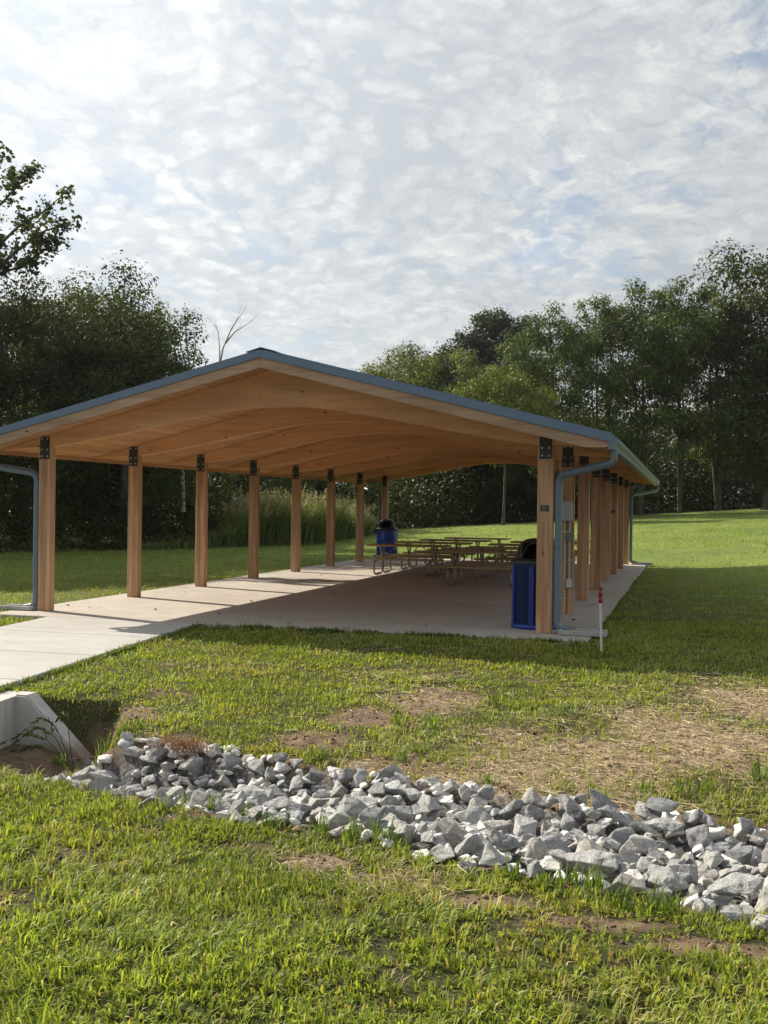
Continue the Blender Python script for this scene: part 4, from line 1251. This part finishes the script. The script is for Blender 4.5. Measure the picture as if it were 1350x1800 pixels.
# the big branch reaching in at the upper left: a tree standing outside the frame
def branch_tree():
    rg = np.random.default_rng(77); rr = random.Random(77); D = 29.0
    bx, by, bz = gpos(-175, D)
    r = empty('tree', (bx, by, bz-0.05)); tag(r, 'large tree outside the left border with one leafy branch reaching into the sky', 'tree', GW)
    O = Vector((bx, by, bz-0.05)); br = MB(); tips = []
    def Q(px, py, dd=0.0): return Vector(at_depth(px, py, D+dd)) - O
    br.tube([Vector((0, 0, 0)), Q(-180, 700), Q(-165, 560), Q(-170, 430), Q(-150, 300)], [0.26, 0.20, 0.15, 0.10, 0.05], 10, cap=False)
    limbs = [[(-165, 560, 0), (-90, 520, -.3), (-20, 486, -.5), (40, 468, -.6), (78, 440, -.7), (108, 424, -.8)],
             [(-168, 500, 0), (-100, 440, .2), (-40, 400, .3), (10, 350, .4), (42, 315, .5), (60, 296, .5)],
             [(-168, 470, 0), (-110, 380, -.6), (-60, 320, -.9), (-20, 290, -1.0), (2, 284, -1)],
             [(-60, 505, -.4), (-20, 450, -.2), (30, 400, .1), (80, 370, .2), (104, 348, .3)],
             [(-20, 486, -.5), (30, 440, -.9), (80, 405, -1.1), (122, 396, -1.2)],
             [(-170, 600, 0), (-230, 560, .5), (-300, 500, 1), (-350, 450, 1)], [(-170, 450, 0), (-240, 380, .5), (-300, 330, .5)], [(-165, 400, 0), (-130, 300, 1), (-100, 230, 1.5)]]
    for li, L in enumerate(limbs):
        pts = [Q(*p) for p in L]; n = len(pts)
        br.tube(pts, [0.060*(1-0.8*k/(n-1)) for k in range(n)], 6, cap=False)
        dens = pts
        for k in range(1, n):
            for m in range(5):
                a_ = dens[k-1].lerp(dens[k], rr.random())
                d = Vector((rr.uniform(-1, 1), rr.uniform(-1, 1), rr.uniform(-0.25, 1))).normalized()*rr.uniform(0.15, 0.48)
                b_ = a_+d; br.tube([a_, a_.lerp(b_, .5)+Vector((0, 0, .03)), b_], [0.012, 0.008, 0.003], 4, cap=False)
                tips.append(b_); tips.append(a_.lerp(b_, 0.6))
    n = 5200
    cen = np.array([t[:] for t in tips]); w = rg.lognormal(0, 0.5, len(tips)); w /= w.sum(); idx = rg.choice(len(tips), n, p=w)
    P_ = cen[idx] + rg.normal(size=(n, 3))*0.105
    v = leaf_quads(P_, 0.125, rg, aspect=0.75)
    c = leaf_colors(n, rg, (0.042, 0.066, 0.022), 0.25)
    link(bpy.data.objects.new('trunk', br.mesh('trunk', M_BARK)), r)
    link(bpy.data.objects.new('crown', mesh_np('crown', v, np.arange(4*n).reshape(-1, 4), M_LEAF, {'col': np.repeat(c, 4, 0)})), r)
branch_tree()

# dead branches above the roof on the left
def snag(px0, D, seed, stems, label):
    bx, by, bz = gpos(px0, D); O = Vector((bx, by, bz-0.05)); rr = random.Random(seed); b = MB()
    def Q(px, py): return Vector(at_depth(px, py, D)) - O
    for pts, r0 in stems:
        P_ = [Q(*p) for p in pts]; n = len(P_)
        b.tube(P_, [r0*(1-0.82*k/(n-1)) for k in range(n)], 6, cap=False)
        for k in range(1, n):
            for m in range(2):
                a_ = P_[k-1].lerp(P_[k], rr.random()); d = (P_[k]-P_[k-1]).normalized()+Vector((rr.uniform(-.8, .8), rr.uniform(-.8, .8), rr.uniform(-.1, .7)))
                L = rr.uniform(0.2, 0.6)*D/40
                b.tube([a_, a_+d*L*0.5, a_+d*L+Vector((0, 0, .05))], [r0*0.22, r0*0.14, r0*0.05], 4, cap=False)
    r = empty('dead_tree', O); link(bpy.data.objects.new('trunk', b.mesh('trunk', M_SNAG)), r)
    tag(r, label, 'dead tree', 'dead trees')
snag(372, 44, 3, [([(366, 900), (372, 760), (383, 660), (392, 612), (408, 575), (424, 553)], 0.065), ([(386, 640), (386, 612), (384, 585), (378, 570)], 0.03), ([(396, 604), (412, 584), (428, 574), (440, 566)], 0.035)],
     'bare forked dead branch sticking up behind the roof left of the ridge')
snag(318, 36, 4, [([(322, 900), (318, 740), (330, 690), (334, 650), (328, 600), (325, 545)], 0.08), ([(328, 660), (340, 640), (344, 605), (338, 570)], 0.035), ([(326, 640), (316, 600), (318, 570)], 0.03)],
     'grey dead stems at the right edge of the left wood')

# ------------------------------------------------------------------ undergrowth, far woods and tall grass
def leaf_mass(name, pts, size, col, rg, label, cat, yellow=0.12, tone=None, mat=None):
    v = leaf_quads(pts, size, rg); c = leaf_colors(len(pts), rg, col, 0.3, tone, yellow)
    me = mesh_np(name, v, np.arange(len(v)).reshape(-1, 4), mat or M_LEAF, {'col': np.repeat(c, 4, 0)})
    o = link(bpy.data.objects.new(name, me)); tag(o, label, cat, kind='stuff'); return o
def band(px0, px1, n, dd0, dd1, hfun, rg, lump=2.2):
    """points filling a hedge-like volume just behind the tree line"""
    px = rg.uniform(px0, px1, n); u = (px-675)/FPX; D = tree_line(u) + dd0 + (dd1-dd0)*rg.random(n)**1.3
    x = EYE[0] + RH[0]*u*D + FH[0]*D; y = EYE[1] + RH[1]*u*D + FH[1]*D
    h = hfun(px)*(0.45+1.1*fbm(x/lump, y/lump, 51, 3))
    front = np.clip((D-tree_line(u)-dd0)/2.2+0.25, 0.15, 1)
    z = ground_z(x, y) + h*front*rg.random(n)**0.8
    return np.stack([x, y, z], 1)
rgv = np.random.default_rng(5)
leaf_mass('undergrowth', band(-700, 470, 60000, 0.8, 9, lambda p: 3.4-1.2*sstep(p, 300, 460), rgv), 0.10, (0.026, 0.039, 0.015), rgv, 'dark undergrowth below the left trees', 'undergrowth')  # woodland shade is put into this dark leaf colour
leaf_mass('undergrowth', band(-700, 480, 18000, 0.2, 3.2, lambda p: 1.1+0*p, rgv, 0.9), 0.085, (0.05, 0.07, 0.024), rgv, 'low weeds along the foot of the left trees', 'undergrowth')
leaf_mass('undergrowth', band(600, 1600, 70000, 2.5, 16, lambda p: 3.2+1.6*sstep(p, 980, 1100), rgv, 3.5), 0.19, (0.022, 0.033, 0.013), rgv, 'dark undergrowth below the far and right trees', 'undergrowth')  # leaf colour kept extra dark to stand in for deep canopy shade
# woods far behind, closing the gaps between the trunks
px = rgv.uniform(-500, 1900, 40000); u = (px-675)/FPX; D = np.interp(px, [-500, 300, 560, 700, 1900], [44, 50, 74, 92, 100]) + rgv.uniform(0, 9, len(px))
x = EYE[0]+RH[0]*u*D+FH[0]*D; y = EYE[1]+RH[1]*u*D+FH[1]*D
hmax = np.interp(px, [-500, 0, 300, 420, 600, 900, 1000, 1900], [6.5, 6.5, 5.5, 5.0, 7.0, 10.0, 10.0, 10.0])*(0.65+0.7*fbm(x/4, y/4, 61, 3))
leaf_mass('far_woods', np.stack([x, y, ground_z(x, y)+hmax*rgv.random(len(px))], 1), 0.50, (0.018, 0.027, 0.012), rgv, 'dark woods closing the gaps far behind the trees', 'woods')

def tall_grass():
    rg = np.random.default_rng(9); n = 15000
    px = np.concatenate([rg.uniform(395, 655, n*3//4), rg.uniform(230, 420, n//4)]); n = len(px); u = (px-675)/FPX
    D = tree_line(u) - 0.3 + 4.5*rg.random(n)**1.2
    x = EYE[0]+RH[0]*u*D+FH[0]*D; y = EYE[1]+RH[1]*u*D+FH[1]*D
    hs = np.interp(px, [230, 330, 400, 430, 520, 600, 655], [0.25, 0.35, 0.8, 1.55, 1.75, 1.5, 1.0])*(0.55+0.75*fbm(x/0.8, y/0.8, 71, 3))*rg.uniform(0.6, 1.1, n)
    az = rg.uniform(0, 2*PI, n); ln = hs*rg.uniform(0.15, 0.85, n); w = rg.uniform(0.012, 0.026, n)
    dv = np.stack([np.cos(az), np.sin(az), 0*az], 1); sv = np.stack([-np.sin(az), np.cos(az), 0*az], 1)
    B = np.stack([x, y, ground_z(x, y)-0.02], 1); Z = np.array([0, 0, 1.0])
    m1 = B + Z*(hs*0.6)[:, None] + dv*(ln*0.3)[:, None]; tp = B + Z*(hs*0.95)[:, None] + dv*ln[:, None]
    W_ = sv*w[:, None]
    v = np.stack([B-W_*0.6, B+W_*0.6, m1+W_, m1-W_, tp+W_*0.15, tp-W_*0.15], 1).reshape(-1, 3)
    f = (np.arange(n)*6)[:, None, None] + np.array([[0, 1, 2, 3], [3, 2, 4, 5]])[None]
    c = leaf_colors(n, rg, (0.16, 0.20, 0.085), 0.25, None, 0.15)
    me = mesh_np('tall_grass', v, f.reshape(-1, 4), M_REED, {'col': np.repeat(c, 6, 0)})
    o = link(bpy.data.objects.new('tall_grass', me)); tag(o, 'stand of tall pale green grass beyond the left posts', 'tall grass', kind='stuff')
    # feathery seed heads
    sel = np.where((hs > 1.0) & (rg.random(n) < 0.14))[0]
    k = 26
    t = rg.random((len(sel), k)); a = rg.uniform(0, 6.28, (len(sel), k)); rr_ = 0.10*np.sqrt(rg.random((len(sel), k)))*(1-0.7*t)
    P_ = tp[sel][:, None, :] + np.stack([rr_*np.cos(a), rr_*np.sin(a), t*0.34+0.02], -1)
    leaf_mass('seed_heads', P_.reshape(-1, 3), 0.05, (0.30, 0.27, 0.18), rg, 'feathery buff seed heads on the tall grass', 'seed heads', 0.2, mat=M_REED)
tall_grass()

# ------------------------------------------------------------------ grass
def blades(B, h, w, az, lean, col, name, label, segs=2, mat=None, cat='grass'):
    n = len(B); Z = np.array([0, 0, 1.0])
    dv = np.stack([np.cos(az), np.sin(az), 0*az], 1); tw = az + RNG.uniform(0.9, 2.2, n)
    sv = np.stack([np.cos(tw), np.sin(tw), 0*az], 1)*(w*0.5)[:, None]
    tp = B + Z*(h*np.sqrt(np.clip(1-lean**2*0.8, 0.05, 1)))[:, None] + dv*(h*lean)[:, None]
    if segs == 1:
        v = np.stack([B-sv, B+sv, tp], 1).reshape(-1, 3); f = np.arange(3*n).reshape(-1, 3); k = 3
    else:
        m = B + Z*(h*0.58)[:, None] + dv*(h*lean*0.32)[:, None]
        v = np.stack([B-sv*0.8, B+sv*0.8, m+sv, m-sv, tp], 1).reshape(-1, 3); k = 5
        i = (np.arange(n)*5)[:, None]
        f = np.concatenate([i+np.array([[0, 1, 2]]), i+np.array([[0, 2, 3]]), i+np.array([[3, 2, 4]])], 1).reshape(-1, 3)
    me = mesh_np(name, v, f, mat or M_GRASS, {'col': np.repeat(col, k, 0)})
    o = link(bpy.data.objects.new(name, me)); tag(o, label, cat, kind='stuff'); return o
def sample_lawn(n, d0, d1, power, rg, spread=0.40, extra=0.6):
    """tuft centres with density falling as depth**-power"""
    q = rg.random(n); a = 2-power
    d = (d0**a + q*(d1**a-d0**a))**(1/a) if abs(a) > 1e-3 else d0*(d1/d0)**q
    l = rg.uniform(-1, 1, n)*(d*spread+extra)
    return EYE[0]+RH[0]*l+FH[0]*d, EYE[1]+RH[1]*l+FH[1]*d, d
def allowed(x, y):
    ok = slab_dist(x, y) > 0.015
    ok &= ~((x < walk_right_x(y)+0.0) & (x > walk_left_x(y)-0.0) & (y < -0.5))
    ok &= ~((x < face_x(y)+0.06) & (x > face_x(y)-0.26) & (y < -5.5))
    ok &= ~((x < 0.62) & (x > -0.1) & (y > -5.68) & (y < -5.47))
    l, d = cam_ld(x, y)
    ok &= d < tree_line(l/np.maximum(d, 1))+1.5
    return ok
def grow(ntuft, per, d0, d1, power, rg, hbase, wbase, rad, segs, name, label):
    x, y, d = sample_lawn(ntuft, d0, d1, power, rg)
    cv = cover_map(x, y)
    k = allowed(x, y) & (rg.random(ntuft) < cv**1.4)
    x, y, d, cv = x[k], y[k], d[k], cv[k]
    n0 = len(x)
    th = hbase*(0.55+0.95*fbm(x*2.3, y*2.3, 81, 3))*rg.lognormal(0, 0.28, n0)
    tone = 0.80+0.45*fbm(x*1.1, y*1.1, 91, 3); dry = sstep(fbm(x*1.7, y*1.7, 95, 3), 0.52, 0.75)
    taz = fbm(x*0.8, y*0.8, 99, 2)*12
    rep = lambda a: np.repeat(a, per)
    n = n0*per; a = rg.uniform(0, 2*PI, n)
    rr_ = rep(rad*(0.6+0.8*rg.random(n0))*(np.maximum(d, 4)/5)**0.6)*np.sqrt(rg.random(n))
    bx = rep(x)+np.cos(a)*rr_; by = rep(y)+np.sin(a)*rr_
    ok = allowed(bx, by); 
    az = np.where(rg.random(n) < 0.6, a, rep(taz)) + rg.normal(0, 0.5, n)
    h = rep(th)*rg.uniform(0.45, 1.15, n); lean = np.clip(rg.beta(2.4, 1.9, n)*1.1, 0.05, 0.98)
    w = wbase*rg.uniform(0.6, 1.35, n)*np.maximum(1, rep(d)/6.5)**0.85
    g1 = np.array([0.138, 0.202, 0.042]); g2 = np.array([0.305, 0.355, 0.075]); g3 = np.array([0.36, 0.30, 0.15])
    m = rg.random(n)[:, None]
    c = g1*(1-m)+g2*m
    dr = ((rg.random(n) < 0.08+0.40*rep(dry)+0.35*(1-rep(cv))))[:, None]*rg.uniform(0.4, 1, (n, 1))
    c = (c*(1-dr)+g3*dr)*rep(tone)[:, None]*rg.lognormal(0, 0.15, (n, 1))
    B = np.stack([bx, by, ground_z(bx, by)-0.008], 1)
    blades(B[ok], h[ok], w[ok], az[ok], lean[ok], c[ok], name, label, segs)
rg1 = np.random.default_rng(123)
grow(19000, 10, 2.9, 7.6, 1.0, rg1, 0.054, 0.0074, 0.034, 2, 'lawn_grass', 'short green lawn grass in front of the rocks')
grow(29000, 8, 6.6, 15.0, 1.3, rg1, 0.044, 0.0066, 0.042, 2, 'lawn_grass', 'lawn grass between the rocks and the pavilion')
grow(42000, 4, 13.5, 62.0, 2.0, rg1, 0.055, 0.0070, 0.06, 1, 'lawn_grass', 'mown lawn around and beyond the pavilion')

# taller tufts along the rocks, walkway and headwall
def tufts(spots, rg, name, label, h0=0.16, per=26):
    xs, ys, hs = [], [], []
    for px, py, z, s in spots:
        p = at_z(px, py, z); xs.append(p[0]); ys.append(p[1]); hs.append(s)
    x = np.repeat(xs, per)+rg.normal(0, 0.03, len(xs)*per); y = np.repeat(ys, per)+rg.normal(0, 0.03, len(xs)*per)
    n = len(x); az = rg.uniform(0, 2*PI, n); h = h0*np.repeat(hs, per)*rg.uniform(0.5, 1.1, n)
    c = np.array([0.11, 0.175, 0.03])*rg.lognormal(0, 0.25, (n, 1))
    blades(np.stack([x, y, ground_z(x, y)-0.01], 1), h, rg.uniform(0.005, 0.010, n), az, rg.uniform(0.15, 0.85, n), c, name, label)
sp = [(130,1325,-.35,1.1),(180,1322,-.35,1.3),(215,1318,-.33,1.2),(245,1312,-.3,.8),(105,1330,-.45,.8),(700,1345,-.22,.8),(560,1340,-.22,.9),
      (330,1415,-.22,1.0),(372,1428,-.22,.9),(430,1440,-.22,.8),(480,1465,-.22,.9),(560,1478,-.22,1.0),(620,1490,-.22,1.0),(668,1490,-.22,1.1),(700,1500,-.22,.7),
      (900,1550,-.22,.8),(965,1565,-.22,.7),(1000,1560,-.22,.9),(1040,1572,-.22,1.0),(1090,1600,-.22,1.0),(1150,1608,-.22,1.0),(1180,1612,-.22,.8),
      (1240,1395,-.2,1.0),(1200,1400,-.2,1.1),(1130,1390,-.2,.8),(760,1290,-.2,1.0),(700,1285,-.2,1.2),(870,1255,-.2,1.1),(990,1270,-.2,1.0),(1330,1380,-.2,1.2),(860,1383,-.22,.7)]
tufts(sp, rg1, 'weed_tufts', 'taller grass tufts around the rock pile')

# dry straw strewn over the bare soil
def straw(n, rg):
    x, y, d = sample_lawn(n*4, 3.4, 12, 1.2, rg)
    s = np.maximum(straw_map(x, y), 0.10*(1-cover_map(x, y))*sstep(d, 5.2, 7))*(0.35+1.0*fbm(x*3, y*3, 111, 3))
    yf, yb = sw_front(x), sw_back(x); t = (y-yf)/(yb-yf)
    k = allowed(x, y) & (rg.random(len(x)) < s*0.9) & ~((t > 0.02) & (t < 0.98))
    x, y, d = x[k][:n], y[k][:n], d[k][:n]; n = len(x)
    az = rg.uniform(0, PI, n)+0.4*rg.normal(size=n); L = rg.uniform(0.04, 0.13, n); w = rg.uniform(0.0018, 0.0036, n)*np.maximum(1, d/6)**0.7
    dv = np.stack([np.cos(az), np.sin(az), rg.normal(0, 0.10, n)], 1); sv = np.stack([-np.sin(az), np.cos(az), rg.normal(0, 0.4, n)], 1)*(w*0.5)[:, None]
    P_ = np.stack([x, y, ground_z(x, y)+rg.uniform(0.006, 0.030, n)], 1)
    bend = np.stack([-np.sin(az), np.cos(az), 0.3+0*az], 1)*(L*rg.normal(0, 0.08, n))[:, None]
    a_, b_, c_ = P_-dv*(L/2)[:, None], P_+bend, P_+dv*(L/2)[:, None]
    v = np.stack([a_-sv, a_+sv, b_+sv, b_-sv, c_+sv, c_-sv], 1).reshape(-1, 3)
    f = (np.arange(n)*6)[:, None, None] + np.array([[0, 1, 2, 3], [3, 2, 4, 5]])[None]
    c = np.array([0.50, 0.40, 0.25])*rg.lognormal(-0.1, 0.35, (n, 1))*np.where(rg.random((n, 1)) < 0.2, 0.5, 1.0)
    me = mesh_np('straw', v, f.reshape(-1, 4), M_STRAW, {'col': np.repeat(np.clip(c, 0, .75), 6, 0)})
    o = link(bpy.data.objects.new('straw', me)); tag(o, 'pale dry straw scattered over the bare soil', 'straw', kind='stuff')
straw(42000, np.random.default_rng(8))

# pine needles caught between the stones and a leafy weed by the wing wall
def needles():
    rg = np.random.default_rng(4); p, D = bed_hit(322, 1338); n = 420
    x = p[0]+rg.normal(0, 0.10, n); y = p[1]+rg.normal(0, 0.07, n); z = p[2]+0.06+rg.uniform(0, 0.05, n)
    c = np.array([0.20, 0.10, 0.055])*rg.lognormal(0, 0.35, (n, 1))
    blades(np.stack([x, y, z], 1), rg.uniform(0.05, 0.14, n), np.full(n, 0.0035), rg.uniform(0, 6.28, n), rg.uniform(0.85, 1.05, n), c, 'pine_needles', 'brown pine needles caught between the left stones', mat=M_STRAW, cat='needles')
needles()
def weed():
    rg = np.random.default_rng(6); rr = random.Random(6)
    base = Vector((0.72, -5.98, gz(0.72, -5.98)))
    r = empty('weed', base); tag(r, 'thin weed with narrow dark leaves hanging in front of the wing wall', 'weed')
    st = MB(); cen = []; dirs = []
    for a, h, l in ((2.7, 0.42, 0.40), (3.1, 0.30, 0.46), (2.4, 0.46, 0.22), (3.5, 0.36, 0.34), (3.0, 0.20, 0.40)):
        d = Vector((math.cos(a), math.sin(a)*0.5-0.1, 0)); pts = [Vector((0, 0, -0.02)), d*l*0.45+Vector((0, 0, h*0.8)), d*l*0.85+Vector((0, 0, h)), d*l*1.25+Vector((0, 0, h*0.72))]
        pts = fillet(pts, 0.2, 5); st.tube(pts, [0.0035*(1-0.7*k/(len(pts)-1)) for k in range(len(pts))], 5)
        for k in range(4, len(pts)):
            for s in (-1, 1):
                cen.append(pts[k]); dirs.append((pts[k]-pts[k-1]).normalized() + Vector((0.5*s*rr.random(), 0.4*s, rr.uniform(-0.7, 0.1))))
    link(bpy.data.objects.new('stem', st.mesh('stem', M_BARK)), r)
    vs, fs = [], []
    for c, d in zip(cen, dirs):
        d = d.normalized(); L = rr.uniform(0.05, 0.09); s = d.cross(Vector((0, -1, 0.3))).normalized()*L*0.11
        o = len(vs); vs += [c, c+d*L*0.45+s, c+d*L, c+d*L*0.45-s]; fs.append((o, o+1, o+2, o+3))
    v = np.array([q[:] for q in vs]); cc = leaf_colors(len(fs), rg, (0.04, 0.07, 0.022), 0.2)
    link(bpy.data.objects.new('leaves', mesh_np('leaves', v, np.array(fs), M_LEAF, {'col': np.repeat(cc, 4, 0)})), r)
weed()

# grass creeping over the concrete edges, soil clods, a few fallen leaves
def edge_grass():
    rg = np.random.default_rng(31)
    xs = [rg.uniform(walk_right_x(-0.6), SLAB[1], 2600)]; ys = [SLAB[2]-rg.uniform(0.002, 0.035, 2600)]
    yy = rg.uniform(-6.2, -0.6, 1500); xs.append(walk_right_x(yy)+rg.uniform(0.002, 0.035, 1500)); ys.append(yy)
    yy = rg.uniform(-0.6, 14, 1400); xs.append(SLAB[0]-rg.uniform(0.002, 0.05, 1400)); ys.append(yy)
    yy = rg.uniform(-0.6, 12, 900); xs.append(SLAB[1]+rg.uniform(0.002, 0.05, 900)); ys.append(yy)
    x = np.concatenate(xs); y = np.concatenate(ys)
    k = rg.random(len(x)) < 0.25+0.9*sstep(fbm(x*3.3, y*3.3, 131, 3), 0.42, 0.62); x, y = x[k], y[k]; n = len(x)
    c = (np.array([0.14, 0.19, 0.045])*rg.lognormal(0, 0.3, (n, 1)))
    blades(np.stack([x, y, ground_z(x, y)-0.005], 1), rg.uniform(0.04, 0.105, n), rg.uniform(0.005, 0.012, n), rg.uniform(0, 6.28, n), rg.uniform(0.2, 0.95, n), c, 'edge_grass', 'ragged grass growing along the concrete edges')
edge_grass()
def clods():
    rg = np.random.default_rng(41); x, y, d = sample_lawn(60000, 3.4, 12.5, 1.1, rg)
    k = allowed(x, y) & (rg.random(len(x)) < 0.55*np.clip(0.75-cover_map(x, y), 0, 1)); t = (y-sw_front(x))/(sw_back(x)-sw_front(x)); k &= ~((t > 0.1) & (t < 0.9))
    x, y, d = x[k][:5200], y[k][:5200], d[k][:5200]; n = len(x); r = rg.lognormal(math.log(0.008), 0.42, n)
    O8 = np.array([(1, 0, 0), (-1, 0, 0), (0, 1, 0), (0, -1, 0), (0, 0, 0.8), (0, 0, -0.8)]); F8 = np.array([(0, 2, 4), (2, 1, 4), (1, 3, 4), (3, 0, 4), (2, 0, 5), (1, 2, 5), (3, 1, 5), (0, 3, 5)])
    v = O8[None]*r[:, None, None]*rg.uniform(0.6, 1.3, (n, 6, 1)) + np.stack([x, y, ground_z(x, y)+r*0.3], 1)[:, None, :]
    c = np.array([0.17, 0.12, 0.082])*rg.lognormal(0, 0.3, (n, 1))
    me = mesh_np('soil_clods', v.reshape(-1, 3), (np.arange(n)[:, None, None]*6+F8[None]).reshape(-1, 3), M_STRAW, {'col': np.repeat(c, 6, 0)})
    o = link(bpy.data.objects.new('soil_clods', me)); tag(o, 'crumbs of brown soil on the bare patches', 'soil', kind='stuff')
clods()
def litter():
    rg = np.random.default_rng(51); n = 70
    x = rg.uniform(-3.9, 4.0, n); y = rg.uniform(-0.4, 12, n)**1.0; c = leaf_colors(n, rg, (0.10, 0.07, 0.04), 0.4, None, 0.0)
    v = leaf_quads(np.stack([x, y, np.full(n, 0.012)], 1), 0.05, rg, up=2.5)
    me = mesh_np('fallen_leaves', v, np.arange(4*n).reshape(-1, 4), M_STRAW, {'col': np.repeat(c, 4, 0)})
    o = link(bpy.data.objects.new('fallen_leaves', me)); tag(o, 'few dry brown leaves scattered on the slab', 'leaves', kind='stuff')
litter()

# ------------------------------------------------------------------ thin haze volume, added for the sun's veiling glare and slight distance haze
hz, T, out = new_mat('glare_haze')
vol = T.node('ShaderNodeVolumePrincipled')
vol.inputs['Color'].default_value = (0.93, 0.95, 1.0, 1); vol.inputs['Density'].default_value = 0.00028; vol.inputs['Anisotropy'].default_value = 0.80
T.l.new(vol.outputs[0], out.inputs['Volume'])
o = MB().box((-110, -60, -2.0), (110, 150, 26.0)).build('haze', hz)
tag(o, 'thin haze added to veil the trees like sun glare, with slight distance haze', 'haze', kind='stuff')
